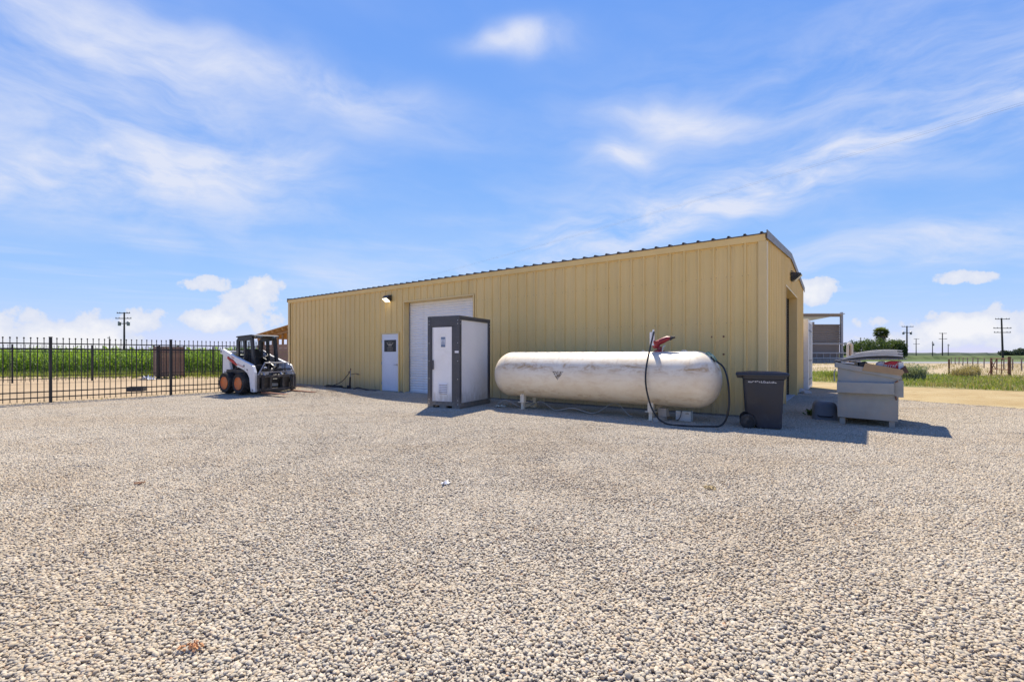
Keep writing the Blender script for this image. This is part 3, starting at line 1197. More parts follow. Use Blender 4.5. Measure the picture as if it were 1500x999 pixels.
# ================================================================== things in the yard
# ---------------------------------------------------------------- white and grey cabin
def build_cabin():
    p = ground_at(673, 600)
    rz = -R(26.5)
    t = thing('portable_cabin', 'tall narrow white cabin with dark grey steel frame and vented door', 'cabin', p, rz)
    # local: x along the door side (0 at the near corner, negative to the left), y to the back
    w, d, h = 0.97, 1.56, 2.33
    ps = 0.10
    # corner posts
    for x in (-w, -ps):
        for y in (0, d - ps):
            m = MB()
            m.box(x, x + ps, y, y + ps, 0.0, h)
            m.build('corner_post', 'frame_grey', t, bevel=0.006)
    # wider face plate beside the door
    m = MB()
    m.box(-0.235, -ps - 0.001, 0.012, 0.05, 0.17, h - 0.26)
    m.build('door_jamb', 'frame_grey', t, bevel=0.004)
    m = MB()
    m.box(-w + ps + 0.001, -w + 0.145, 0.012, 0.05, 0.17, h - 0.26)
    m.build('door_jamb', 'frame_grey', t, bevel=0.004)
    for name, b in (('top_beam', (-w + ps, -ps, 0.006, 0.09, h - 0.259, h - 0.012)),
                    ('bottom_beam', (-w + ps, -ps, 0.006, 0.09, 0.075, 0.169)),
                    ('top_beam', (-ps + 0.006, -0.006, ps, d - ps, h - 0.10, h - 0.012)),
                    ('bottom_beam', (-ps + 0.006, -0.006, ps, d - ps, 0.03, 0.15)),
                    ('top_beam', (-w + 0.006, -w + ps - 0.006, ps, d - ps, h - 0.10, h - 0.012)),
                    ('bottom_beam', (-w + 0.006, -w + ps - 0.006, ps, d - ps, 0.03, 0.15)),
                    ('top_beam', (-w + ps, -ps, d - 0.09, d - 0.006, h - 0.10, h - 0.012)),
                    ('bottom_beam', (-w + ps, -ps, d - 0.09, d - 0.006, 0.03, 0.15))):
        m = MB()
        m.box(*b)
        m.build(name, 'frame_grey', t, bevel=0.004)
    # fork pockets below the door: three feet with gaps between
    for x0, x1 in ((-w + ps, -w + 0.17), (-0.60, -0.40), (-0.22, -ps)):
        m = MB()
        m.box(x0, x1, 0.004, 0.09, 0.0, 0.0745)
        m.build('base_foot', 'frame_grey', t)
    m = MB()
    m.box(-w + 0.02, -0.02, 0.02, d - 0.02, h - 0.011, h + 0.004)
    m.build('roof', 'frame_grey', t)
    for b in ((-0.075, -0.03, ps, d - ps, 0.151, h - 0.101), (-w + 0.03, -w + 0.075, ps, d - ps, 0.151, h - 0.101), (-w + ps, -ps, d - 0.075, d - 0.03, 0.151, h - 0.101)):
        m = MB()
        m.box(*b)
        m.build('side_panel', 'panel_white', t)
    m = MB()
    m.box(-w + 0.02, -0.02, 0.1, d - 0.1, 0.06, 0.09)
    m.build('floor_plate', 'frame_grey', t)
    # door
    x0, x1, z0, z1 = -w + 0.175, -0.24, 0.175, h - 0.275
    m = MB()
    m.box(x0, x1, 0.016, 0.046, z0, z1)
    door = m.build('door', 'panel_white', t, bevel=0.004)
    m = MB()
    m.box(-w + 0.147, -w + 0.171, 0.012, 0.05, z0, z1)
    m.build('edge_strip', 'paper_white', t)
    m = MB()
    m.box(-w + 0.150, -w + 0.188, -0.035, 0.011, 0.98, 1.22)
    m.build('handle', 'frame_grey', door, bevel=0.008)
    cx = (x0 + x1) / 2
    m = MB()
    vx0, vx1, vz0, vz1 = cx - 0.125, cx + 0.165, 0.34, 0.66
    m.box(vx0, vx1, 0.008, 0.0155, vz0, vz1)
    vent = m.build('vent', 'panel_white', door)
    m = MB()
    m.box(vx0 + 0.025, vx1 - 0.025, 0.0065, 0.0075, vz0 + 0.03, vz1 - 0.03)
    m.build('vent_opening', 'rust', vent)
    for i in range(6):
        z = vz0 + 0.045 + i * 0.044
        m = MB()
        m._add([(vx0 + 0.02, 0.005, z + 0.028), (vx1 - 0.02, 0.005, z + 0.028), (vx1 - 0.02, -0.012, z), (vx0 + 0.02, -0.012, z),
                (vx0 + 0.02, 0.0064, z + 0.03), (vx1 - 0.02, 0.0064, z + 0.03), (vx1 - 0.02, -0.011, z - 0.004), (vx0 + 0.02, -0.011, z - 0.004)],
               [(0, 1, 2, 3), (7, 6, 5, 4), (0, 4, 5, 1), (1, 5, 6, 2), (2, 6, 7, 3), (3, 7, 4, 0)])
        m.build('vent_blade', 'panel_white', vent)
    # sign with standing figures
    m = MB()
    sx0, sx1, sz0, sz1 = cx - 0.045, cx + 0.085, 1.55, 1.80
    m.box(sx0, sx1, 0.0105, 0.0155, sz0, sz1)
    sign = m.build('sign', 'print_blue', door)
    m = MB()
    for k in range(3):
        q = sx0 + (sx1 - sx0) * (0.18 + 0.32 * k)
        m._add([(q - 0.012, 0.009, sz0 + 0.12), (q + 0.012, 0.009, sz0 + 0.12), (q + 0.016, 0.009, sz0 + 0.19), (q - 0.016, 0.009, sz0 + 0.19)], [(0, 1, 2, 3)])
        m._add([(q + 0.010 * math.cos(a), 0.009, sz0 + 0.207 + 0.010 * math.sin(a)) for a in [i * math.pi / 4 for i in range(8)]], [tuple(range(8))])
        m._add([(q - 0.010, 0.009, sz0 + 0.055), (q - 0.002, 0.009, sz0 + 0.055), (q - 0.001, 0.009, sz0 + 0.119), (q - 0.011, 0.009, sz0 + 0.119)], [(0, 1, 2, 3)])
        m._add([(q + 0.002, 0.009, sz0 + 0.055), (q + 0.010, 0.009, sz0 + 0.055), (q + 0.011, 0.009, sz0 + 0.119), (q + 0.001, 0.009, sz0 + 0.119)], [(0, 1, 2, 3)])
    m.build('pictogram', 'sign_white', sign)
    m = MB()
    m.box(-0.135, -0.02, -0.006, -0.0005, 1.40, 1.455)
    m.build('name_plate', 'paper_white', t)
    m = MB()
    for x in (-w + 0.05, -0.05):
        for z in (0.12, 0.22, h - 0.12, h - 0.2, 1.65, 1.2, 0.75):
            m.lathe([(0, 0), (0.012, 0), (0.009, 0.008), (0, 0.009)], 8, Matrix.Translation((x, -0.0005, z)) @ Matrix.Rotation(R(90), 4, 'X'))
    for y in (0.05, d - 0.05):
        for z in (0.12, h - 0.12, h - 0.2):
            m.lathe([(0, 0), (0.012, 0), (0.009, 0.008), (0, 0.009)], 8, Matrix.Translation((0.0005, y, z)) @ Matrix.Rotation(R(90), 4, 'Y'))
    o = m.build('bolt', 'steel', t)
    o['kind'] = 'stuff'


build_cabin()

# ---------------------------------------------------------------- propane tank
def tank_mat():
    m, k, b = principled('tank_paint')
    tc = k.n('ShaderNodeTexCoord')
    v = tc.outputs['Object']
    sep = k.n('ShaderNodeSeparateXYZ')
    k.put(sep.inputs[0], v)
    n1 = k.noise(v, 1.1, 6, 0.62, 0.4)
    n2 = k.noise(k.mapping(v, scale=(1.2, 2.2, 3.2)), 2.4, 8, 0.72, 0.6)
    n3 = k.noise(k.mapping(v, scale=(4.0, 4.0, 0.7)), 2.6, 6, 0.65)
    sp = k.noise(v, 17, 5, 0.75)
    c = k.mix(k.smooth(n1, 0.35, 0.7), (0.85, 0.765, 0.60), (0.80, 0.69, 0.51))
    # rust stains that follow the seams and the weathered upper side
    seam = k.math('SUBTRACT', 1.0, k.smooth(k.math('ABSOLUTE', k.math('SUBTRACT', sep.outputs[2], 0.23)), 0.0, 0.17))
    top = k.smooth(sep.outputs[2], 0.0, 0.45)
    r1 = k.math('MULTIPLY', k.smooth(n2, 0.43, 0.66), k.math('ADD', k.math('MULTIPLY', seam, 0.95), 0.25))
    c = k.mix(k.math('MULTIPLY', r1, 0.82), c, (0.47, 0.28, 0.105))
    c = k.mix(k.math('MULTIPLY', k.smooth(n3, 0.45, 0.75), k.math('MULTIPLY', top, 0.75)), c, (0.66, 0.50, 0.30))
    low = k.math('SUBTRACT', 1.0, k.smooth(k.math('ABSOLUTE', k.math('ADD', sep.outputs[2], 0.42)), 0.02, 0.14))
    c = k.mix(k.math('MULTIPLY', k.smooth(n2, 0.47, 0.75), k.math('MULTIPLY', low, 0.65)), c, (0.48, 0.31, 0.14))
    c = k.mix(k.smooth(sp, 0.70, 0.76, 0, 0.6), c, (0.22, 0.15, 0.10))
    k.put(b.inputs['Base Color'], c)
    k.put(b.inputs['Roughness'], k.lin(n1, 0.3, 0.7, 0.42, 0.6))
    bn = k.n('ShaderNodeBump')
    bn.inputs['Strength'].default_value = 0.10
    bn.inputs['Distance'].default_value = 0.02
    k.put(bn.inputs['Height'], k.math('ADD', k.noise(v, 3.0, 3, 0.5), k.math('MULTIPLY', sp, 0.15)))
    k.put(b.inputs['Normal'], bn.outputs[0])
    return m


MT['tank_paint'] = tank_mat()
TANK_R = 0.565
TANK_HALF = 2.70
ax = Vector((3.17, 9.43, 0)) + Vector((0.8046, -0.5937, 0)) * (-1.62)
TANK_C = Vector((ax.x, ax.y, 0.86))


def build_tank():
    t = thing('propane_tank', 'long weathered white propane tank on low white legs along the shed', 'gas tank', TANK_C, SHED_RZ)
    # local: x along the tank (right end +), z up from the axis
    prof = []
    L = TANK_HALF
    hd = 0.46
    n = 12
    for i in range(n + 1):
        a = math.pi / 2 * i / n
        prof.append((TANK_R * math.sin(a) ** 0.9 if i else 0.0, -L + hd * (1 - math.cos(a))))
    for x in (-1.6, -0.8, 0.0, 0.8, 1.6):
        prof.append((TANK_R, x))
    for i in range(n, -1, -1):
        a = math.pi / 2 * i / n
        prof.append((TANK_R * math.sin(a) ** 0.9 if i else 0.0, L - hd * (1 - math.cos(a))))
    m = MB()
    m.lathe(prof, 56, Matrix.Rotation(R(90), 4, 'Y'))
    body = m.build('tank_body', 'tank_paint', t, smooth=True)
    # weld line along the flank and small spots of flaked paint
    m = MB()
    a = R(-58)
    m.tube([(x, -math.cos(R(9)) * (TANK_R - 0.0005), math.sin(R(9)) * (TANK_R - 0.0005)) for x in (-0.2, 1.0, 2.2)], 0.004, 6)
    m.build('weld_seam', 'tank_paint', body)
    for x in (-2.22, -0.70, 0.75, 2.22):
        m = MB()
        m.lathe([(TANK_R - 0.004, -0.008), (TANK_R + 0.003, -0.004), (TANK_R + 0.003, 0.004), (TANK_R - 0.004, 0.008)], 48, Matrix.Translation((x, 0, 0)) @ Matrix.Rotation(R(90), 4, 'Y'), closed=True)
        m.build('weld_ring', 'tank_paint', body, smooth=True)
    # red-brown triangular sign, half worn off
    mm, k, b = principled('worn_sign')
    tc = k.n('ShaderNodeTexCoord')
    wv = k.noise(tc.outputs['Object'], 26, 5, 0.7)
    k.put(b.inputs['Base Color'], k.mix(k.smooth(wv, 0.44, 0.6), (0.15, 0.11, 0.065), (0.62, 0.58, 0.50)))
    b.inputs['Roughness'].default_value = 0.7
    cx, zc = -0.62, 0.02
    m = MB()

    def on(x, z, off=0.0025):
        th = math.asin(max(-1, min(1, z / TANK_R)))
        return (x, -math.cos(th) * (TANK_R + off), math.sin(th) * (TANK_R + off))
    rows = 9
    for i in range(rows):
        z0 = zc + 0.10 - 0.20 * i / rows
        z1 = zc + 0.10 - 0.20 * (i + 1) / rows
        w0 = 0.15 * (1 - i / rows)
        w1 = 0.15 * (1 - (i + 1) / rows)
        m._add([on(cx - w0, z0), on(cx + w0, z0), on(cx + w1 + 0.002, z1), on(cx - w1 - 0.002, z1)], [(0, 1, 2, 3)])
    sgn = m.build('warning_sign', mm, t)
    # letters across the top of the sign
    m = MB()
    for i in range(5):
        q = cx - 0.105 + i * 0.05
        m._add([on(q, zc + 0.045, 0.005), on(q + 0.010, zc + 0.045, 0.005), on(q + 0.010, zc + 0.085, 0.005), on(q, zc + 0.085, 0.005)], [(0, 1, 2, 3)])
        m._add([on(q + 0.010, zc + 0.075, 0.005), on(q + 0.03, zc + 0.075, 0.005), on(q + 0.03, zc + 0.085, 0.005), on(q + 0.010, zc + 0.085, 0.005)], [(0, 1, 2, 3)])
        if i % 2 == 0:
            m._add([on(q + 0.022, zc + 0.045, 0.005), on(q + 0.03, zc + 0.045, 0.005), on(q + 0.03, zc + 0.075, 0.005), on(q + 0.022, zc + 0.075, 0.005)], [(0, 1, 2, 3)])
    m.build('sign_letters', 'tank_paint', sgn)
    # legs: front pair visible, rear pair behind
    for lx in (-1.78, 1.42):
        for ly in (-0.27, 0.27):
            m = MB()
            zt = -math.sqrt(TANK_R ** 2 - ly * ly) + 0.02
            m.box(lx - 0.055, lx + 0.055, ly - 0.05, ly + 0.05, -0.66, zt)
            leg = m.build('leg', 'tank_paint', t, bevel=0.004)
            m = MB()
            m.box(lx - 0.10, lx + 0.10, ly - 0.08, ly + 0.08, -0.675, -0.6605)
            m.build('foot_plate', 'tank_paint', leg)
            m = MB()
            m.box(lx - 0.035, lx + 0.035, ly - 0.04, ly + 0.04, -0.845, -0.6755)
            m.build('foot_post', 'tank_paint', leg)
            m = MB()
            m.box(lx - 0.16, lx + 0.12, ly - 0.05, ly + 0.05, -0.862, -0.8455)
            m.build('ground_plate', 'tank_paint', leg)
        m = MB()
        m.box(lx - 0.03, lx + 0.03, -0.20, 0.20, -0.80, -0.72)
        m.build('cross_tie', 'tank_paint', t)
    # fill valve group on top: red guard, pale gauge pipe, handle
    vx = 1.46
    m = MB()
    m.lathe([(0.0, 0), (0.10, 0.0), (0.105, 0.03), (0.05, 0.05), (0.045, 0.11), (0.0, 0.11)], 18, Matrix.Translation((vx + 0.05, -0.02, TANK_R - 0.012)))
    m.build('valve_base', 'valve_red', t, smooth=True)
    m = MB()
    m.lathe([(0.0, 0.06), (0.045, 0.06), (0.08, 0.12), (0.105, 0.18), (0.107, 0.215), (0.09, 0.22), (0.08, 0.19), (0.0, 0.16)], 20, Matrix.Translation((vx - 0.02, -0.03, TANK_R)))
    m.build('valve_bowl', 'valve_red', t, smooth=True)
    m = MB()
    m.tube([(vx + 0.0, -0.03, TANK_R + 0.17), (vx + 0.12, -0.03, TANK_R + 0.22), (vx + 0.22, -0.03, TANK_R + 0.265), (vx + 0.28, -0.03, TANK_R + 0.27)], [0.055, 0.06, 0.05, 0.035], 12)
    m.build('valve_guard', 'valve_red', t, smooth=True)
    m = MB()
    m.cyl((vx - 0.075, -0.10, TANK_R + 0.12), (vx - 0.078, -0.10, TANK_R + 0.40), 0.05, 14)
    m.cyl((vx - 0.05, -0.10, TANK_R + 0.38), (vx - 0.05, -0.10, TANK_R + 0.455), 0.018, 8)
    m.build('gauge_pipe', 'white_paint', t, smooth=True)
    m = MB()
    m.tube([(vx + 0.22, -0.02, TANK_R + 0.24), (vx + 0.30, -0.02, TANK_R + 0.28), (vx + 0.37, -0.03, TANK_R + 0.285)], [0.03, 0.035, 0.022], 8)
    m.tube([(vx + 0.28, -0.06, TANK_R + 0.23), (vx + 0.33, -0.05, TANK_R + 0.27)], 0.016, 6)
    m.build('valve_handle', 'black_paint', t, smooth=True)
    m = MB()
    m.tube([(vx + 0.13, -0.08, TANK_R + 0.0), (vx + 0.15, -0.08, TANK_R + 0.10), (vx + 0.19, -0.08, TANK_R + 0.12)], 0.014, 8)
    m.build('bleed_pipe', 'steel', t, smooth=True)
    for x in (1.16, 1.98, 2.02):
        m = MB()
        m.lathe([(0, 0), (0.045, 0), (0.045, 0.012), (0.02, 0.02), (0.02, 0.034), (0, 0.034)], 12, Matrix.Translation((x, 0.02 * (x > 2), TANK_R - 0.004)))
        m.build('plug', 'tank_paint', t)
    return t


tank = build_tank()
TM = Matrix.Translation(TANK_C) @ Matrix.Rotation(SHED_RZ, 4, 'Z')


def arc_pts(ctrl, n=12):
    """smooth line through control points (Catmull-Rom)"""
    c = [Vector(p) for p in ctrl]
    c = [c[0] * 2 - c[1]] + c + [c[-1] * 2 - c[-2]]
    out = []
    for i in range(1, len(c) - 2):
        for j in range(n):
            t = j / n
            p0, p1, p2, p3 = c[i - 1], c[i], c[i + 1], c[i + 2]
            out.append(0.5 * ((2 * p1) + (p2 - p0) * t + (2 * p0 - 5 * p1 + 4 * p2 - p3) * t * t + (3 * p1 - p0 - 3 * p2 + p3) * t ** 3))
    out.append(c[-2])
    return out


def build_hose():
    t = thing('filling_hose', 'black filling hose looping from tank top down to the gravel', 'hose', TANK_C - Vector((0, 0, TANK_C.z)), SHED_RZ)
    z0 = TANK_C.z
    vx = 1.46
    ctrl = [(vx - 0.03, -0.13, z0 + TANK_R + 0.40), (vx - 0.035, -0.35, z0 + TANK_R + 0.05), (vx - 0.03, -TANK_R - 0.035, z0 + 0.15), (vx + 0.00, -TANK_R - 0.06, z0 - 0.22), (vx + 0.14, -TANK_R - 0.08, z0 - 0.62),
            (vx + 0.38, -TANK_R - 0.13, 0.045), (vx + 0.74, -TANK_R - 0.16, 0.032), (vx + 1.08, -TANK_R - 0.02, 0.035), (vx + 1.33, -TANK_R + 0.18, 0.06),
            (vx + 1.44, -0.36, 0.35), (vx + 1.42, -0.28, 0.80), (vx + 1.32, -0.16, 1.10), (vx + 1.16, -0.08, 1.24)]
    m = MB()
    m.tube(arc_pts(ctrl, 10), 0.017, 8)
    m.build('hose_line', 'hose_black', t, smooth=True)
    m = MB()
    e = Vector((vx + 1.17, -0.08, 1.235))
    m.tube([e, e + Vector((-0.06, 0.02, 0.07)), e + Vector((-0.16, 0.03, 0.145)), e + Vector((-0.20, 0.03, 0.15))], [0.022, 0.035, 0.038, 0.02], 10)
    m.build('nozzle', mat('faded_green', (0.42, 0.52, 0.36), 0.6, var=0.25, vscale=14, col2=(0.10, 0.20, 0.12), c2scale=12, c2lo=0.45, c2hi=0.6), t, smooth=True)
    m = MB()
    for a in (0.05, 0.09):
        p = e + Vector((-a * 1.05, 0.02, a))
        m.tube([p + Vector((0.0, -0.05, -0.01)), p + Vector((0.03, -0.07, -0.06))], 0.012, 6)
    m.build('trigger', 'hose_black', t, smooth=True)


build_hose()

# pale wavy cable lying in the shade under the tank
m = MB()
pts = []
for i in range(60):
    u_ = i / 59
    x = -2.75 + 3.7 * u_
    z = 0.035 + (0.085 + 0.045 * math.sin(x * 2.1)) * (1 - math.cos(x * 2 * math.pi / 0.95)) * (0.5 + 0.5 * min(1, u_ * 3))
    pts.append(TM @ Vector((x, -0.10 + 0.14 * math.sin(x * 3.3), z - TANK_C.z)))
m.tube(pts, 0.010, 6)
tag(m.build('loose_cable', mat('pale_cable', (0.42, 0.40, 0.37), 0.6), None, smooth=True), 'pale wavy cable lying on the gravel under the tank', 'cable')

# small pale box under the right end of the tank
q = TM @ Vector((1.98, 0.10, -TANK_C.z))
bx = thing('control_box', 'small pale grey control box on the gravel under the tank', 'box', q, SHED_RZ)
m = MB()
m.box(-0.15, 0.15, -0.09, 0.09, 0.0, 0.215)
m.build('case', mat('box_grey', (0.62, 0.65, 0.62), 0.5, var=0.05), bx, bevel=0.01)
m = MB()
m.box(-0.14, 0.14, -0.099, -0.0905, 0.015, 0.20)
m.build('cover', MT['box_grey'] if 'box_grey' in MT else 'panel_white', bx, bevel=0.004)
m = MB()
m.box(0.05, 0.115, -0.1035, -0.0995, 0.155, 0.185)
m.build('rating_label', 'print_tan', bx)
m = MB()
m.tube(arc_pts([(-0.03, -0.11, 0.22), (-0.035, -0.13, 0.13), (-0.07, -0.135, 0.05), (-0.13, -0.12, 0.015)], 6), 0.008, 6)
m.build('lead', 'hose_black', bx, smooth=True)
# wooden blocks beside the right leg
q = TM @ Vector((1.60, -0.12, -TANK_C.z))
m = MB()
m.box(-0.06, 0.06, -0.30, 0.10, 0.0, 0.09)
m.box(-0.08, 0.09, -0.02, 0.12, 0.0905, 0.26)
o = m.build('timber_blocks', mat('old_timber', (0.45, 0.40, 0.33), 0.85, var=0.2), None, bevel=0.004)
o.location = q
o.rotation_euler = (0, 0, SHED_RZ - 0.12)
tag(o, 'two weathered timber blocks stacked beside the tank leg', 'timber')
# paper scrap by the shed wall, small brown stones in the lot
def scrap(name, px, py, sx, sy, material, label, cat, seed, hgt=0.02):
    r = random.Random(seed)
    m = MB()
    n = 7
    g = [[(sx * (i / n - 0.5) + r.uniform(-.15, .15) * sx / n, sy * (j / n - 0.5) + r.uniform(-.15, .15) * sy / n, 0.014 + hgt * (r.random() ** 2) * (1 + math.sin(i * 1.1 + j))) for i in range(n + 1)] for j in range(n + 1)]
    m.v = [p for row in g for p in row]
    for j in range(n):
        for i in range(n):
            if (i in (0, n - 1) and j in (0, n - 1)) and r.random() < 0.7:
                continue
            a = j * (n + 1) + i
            m.f.append((a, a + 1, a + n + 2, a + n + 1))
    o = m.build(name, material, None, smooth=True)
    sd = o.modifiers.new('solid', 'SOLIDIFY')
    sd.thickness = 0.002
    p = ground_at(px, py)
    o.location = p + Vector((0, 0, lot_height(p.x, p.y) + 0.012))
    o.rotation_euler = (0, 0, r.uniform(0, 3))
    return tag(o, label, cat)


scrap('paper_scrap', 653, 711.5, 0.095, 0.06, 'paper_white', 'small crumpled white paper scrap lying out on the open gravel', 'paper', 3)
scrap('foam_sheet', 734, 597, 0.30, 0.16, mat('foam', (0.70, 0.72, 0.60), 0.6), 'pale torn foam sheet on shaded gravel by the cabin', 'foam sheet', 8, 0.04)


def clod(px, py, size, col, label, seed, name='dirt_clod'):
    r = np.random.default_rng(seed)
    bm = bmesh.new()
    m = MB()
    for i in range(34):
        c = r.normal(0, 0.42, 2) * size
        s = size * r.uniform(0.09, 0.2)
        bm2 = bmesh.new()
        bmesh.ops.create_icosphere(bm2, subdivisions=1, radius=1)
        vv = [Vector((v.co.x * s + c[0], v.co.y * s * 0.8 + c[1], v.co.z * s * 0.6 + 0.012 + r.uniform(0, 0.012))) * 1.0 + Vector(r.normal(0, s * 0.12, 3)) for v in bm2.verts]
        m._add(vv, [tuple(v.index for v in f.verts) for f in bm2.faces])
        bm2.free()
    bm.free()
    o = m.build(name, mat(name + str(seed), col, 0.95, var=0.2, vscale=40), None, smooth=True)
    o.location = ground_at(px, py) + Vector((0, 0, 0.012))
    o['kind'] = 'stuff'
    return tag(o, label, 'dirt')


clod(281, 955, 0.048, (0.50, 0.26, 0.12), 'crumbled orange dirt clod on the near gravel at left', 5)
clod(1040, 718, 0.07, (0.52, 0.40, 0.20), 'yellowish crumbled dirt patch on the gravel at right', 6)
clod(205, 711, 0.05, (0.42, 0.25, 0.14), 'small brown dirt clod on the gravel toward the fence', 7)

# ---------------------------------------------------------------- wheeled bin
def build_bin():
    p = ground_at(1113, 626)
    t = thing('wheeled_bin', 'dark grey wheeled refuse bin with closed lid at the shed corner', 'bin', p, -R(26))
    # local x: towards the front of the bin (right in the photograph); y across
    def ring(x0, x1, hw, z, r=0.05):
        pts = []
        for cx, cy, a0 in ((x1 - r, hw - r, 0), (x0 + r, hw - r, 90), (x0 + r, -hw + r, 180), (x1 - r, -hw + r, 270)):
            for i in range(5):
                a = R(a0 + 22.5 * i)
                pts.append((cx + r * math.cos(a), cy + r * math.sin(a), z))
        return pts
    secs = [(-0.08, 0.335, 0.255, 0.03), (-0.10, 0.34, 0.258, 0.10), (-0.14, 0.343, 0.262, 0.25), (-0.25, 0.345, 0.265, 0.30), (-0.278, 0.368, 0.287, 0.80), (-0.285, 0.375, 0.292, 0.90), (-0.295, 0.395, 0.312, 0.915), (-0.30, 0.405, 0.318, 0.975)]
    m = MB()
    n = 20
    for x0, x1, hw, z in secs:
        m.v += ring(x0, x1, hw, z)
    for i in range(len(secs) - 1):
        for j in range(n):
            q = (j + 1) % n
            m.f.append((i * n + j, i * n + q, (i + 1) * n + q, (i + 1) * n + j))
    m.f.append(tuple(range(n - 1, -1, -1)))
    m.f.append(tuple(range((len(secs) - 1) * n, len(secs) * n)))
    m.build('bin_body', 'bin_plastic', t, smooth=True)
    # lid: overhanging, slightly domed
    m = MB()
    ls = [(-0.40, 0.445, 0.345, 0.972), (-0.405, 0.452, 0.35, 1.0), (-0.39, 0.44, 0.34, 1.022), (-0.20, 0.30, 0.22, 1.045), (-0.1, 0.2, 0.12, 1.048)]
    for x0, x1, hw, z in ls:
        m.v += ring(x0, x1, hw, z)
    for i in range(len(ls) - 1):
        for j in range(n):
            q = (j + 1) % n
            m.f.append((i * n + j, i * n + q, (i + 1) * n + q, (i + 1) * n + j))
    m.f.append(tuple(range(n - 1, -1, -1)))
    m.f.append(tuple(range((len(ls) - 1) * n, len(ls) * n)))
    m.build('lid', 'bin_plastic', t, smooth=True)
    m = MB()
    m.cyl((-0.375, -0.22, 0.955), (-0.375, 0.22, 0.955), 0.017, 10)
    for y in (-0.19, 0.0, 0.19):
        m.box(-0.38, -0.28, y - 0.015, y + 0.015, 0.925, 0.965)
    m.build('handle', 'bin_plastic', t)
    for y in (-0.255, 0.255):
        m = MB()
        mm = Matrix.Translation((-0.205, y, 0.135)) @ Matrix.Rotation(R(90), 4, 'X')
        m.lathe([(0.10, -0.035), (0.128, -0.03), (0.135, -0.015), (0.135, 0.015), (0.128, 0.03), (0.10, 0.035), (0.095, 0.022), (0.03, 0.02), (0.028, 0.036), (0.0, 0.038)], 26, mm)
        m.build('wheel', 'rubber', t, smooth=True)
    m = MB()
    m.cyl((-0.205, -0.27, 0.135), (-0.205, 0.27, 0.135), 0.012, 8)
    m.build('axle', 'steel', t)
    # worn white lettering high on the flank
    m = MB()
    r = random.Random(4)
    x = -0.20
    while x < 0.235:
        w = r.uniform(0.012, 0.028)
        hh = r.uniform(0.018, 0.036)
        zz = 0.865 + r.uniform(-0.006, 0.006) - (0.004 if x > 0 else 0)
        yq = -0.295
        kind = r.randrange(3)
        m._add([(x, yq, zz - hh / 2), (x + 0.007, yq, zz - hh / 2), (x + 0.007, yq, zz + hh / 2), (x, yq, zz + hh / 2)], [(0, 1, 2, 3)])
        if kind != 0:
            m._add([(x + 0.007, yq, zz + hh / 2 - 0.007), (x + w, yq, zz + hh / 2 - 0.007), (x + w, yq, zz + hh / 2), (x + 0.007, yq, zz + hh / 2)], [(0, 1, 2, 3)])
        if kind != 1:
            m._add([(x + 0.007, yq, zz - hh / 2), (x + w, yq, zz - hh / 2), (x + w, yq, zz - hh / 2 + 0.008), (x + 0.007, yq, zz - hh / 2 + 0.008)], [(0, 1, 2, 3)])
        x += w + r.uniform(0.005, 0.014)
    m.build('lettering', 'paper_white', t)


build_bin()

# ---------------------------------------------------------------- dumpster
MT['skip_grey'] = mat('skip_grey', (0.33, 0.335, 0.305), 0.55, metal=0.0, var=0.12, vscale=3, col2=(0.40, 0.35, 0.28), c2scale=2.2, c2lo=0.45, c2hi=0.7, bump=0.3, bscale=9, splash=0.9)
MT['lid_top'] = mat('lid_top', (0.62, 0.60, 0.56), 0.6, var=0.08)
MT['lid_black'] = mat('lid_black', (0.012, 0.012, 0.013), 0.5, var=0.2)


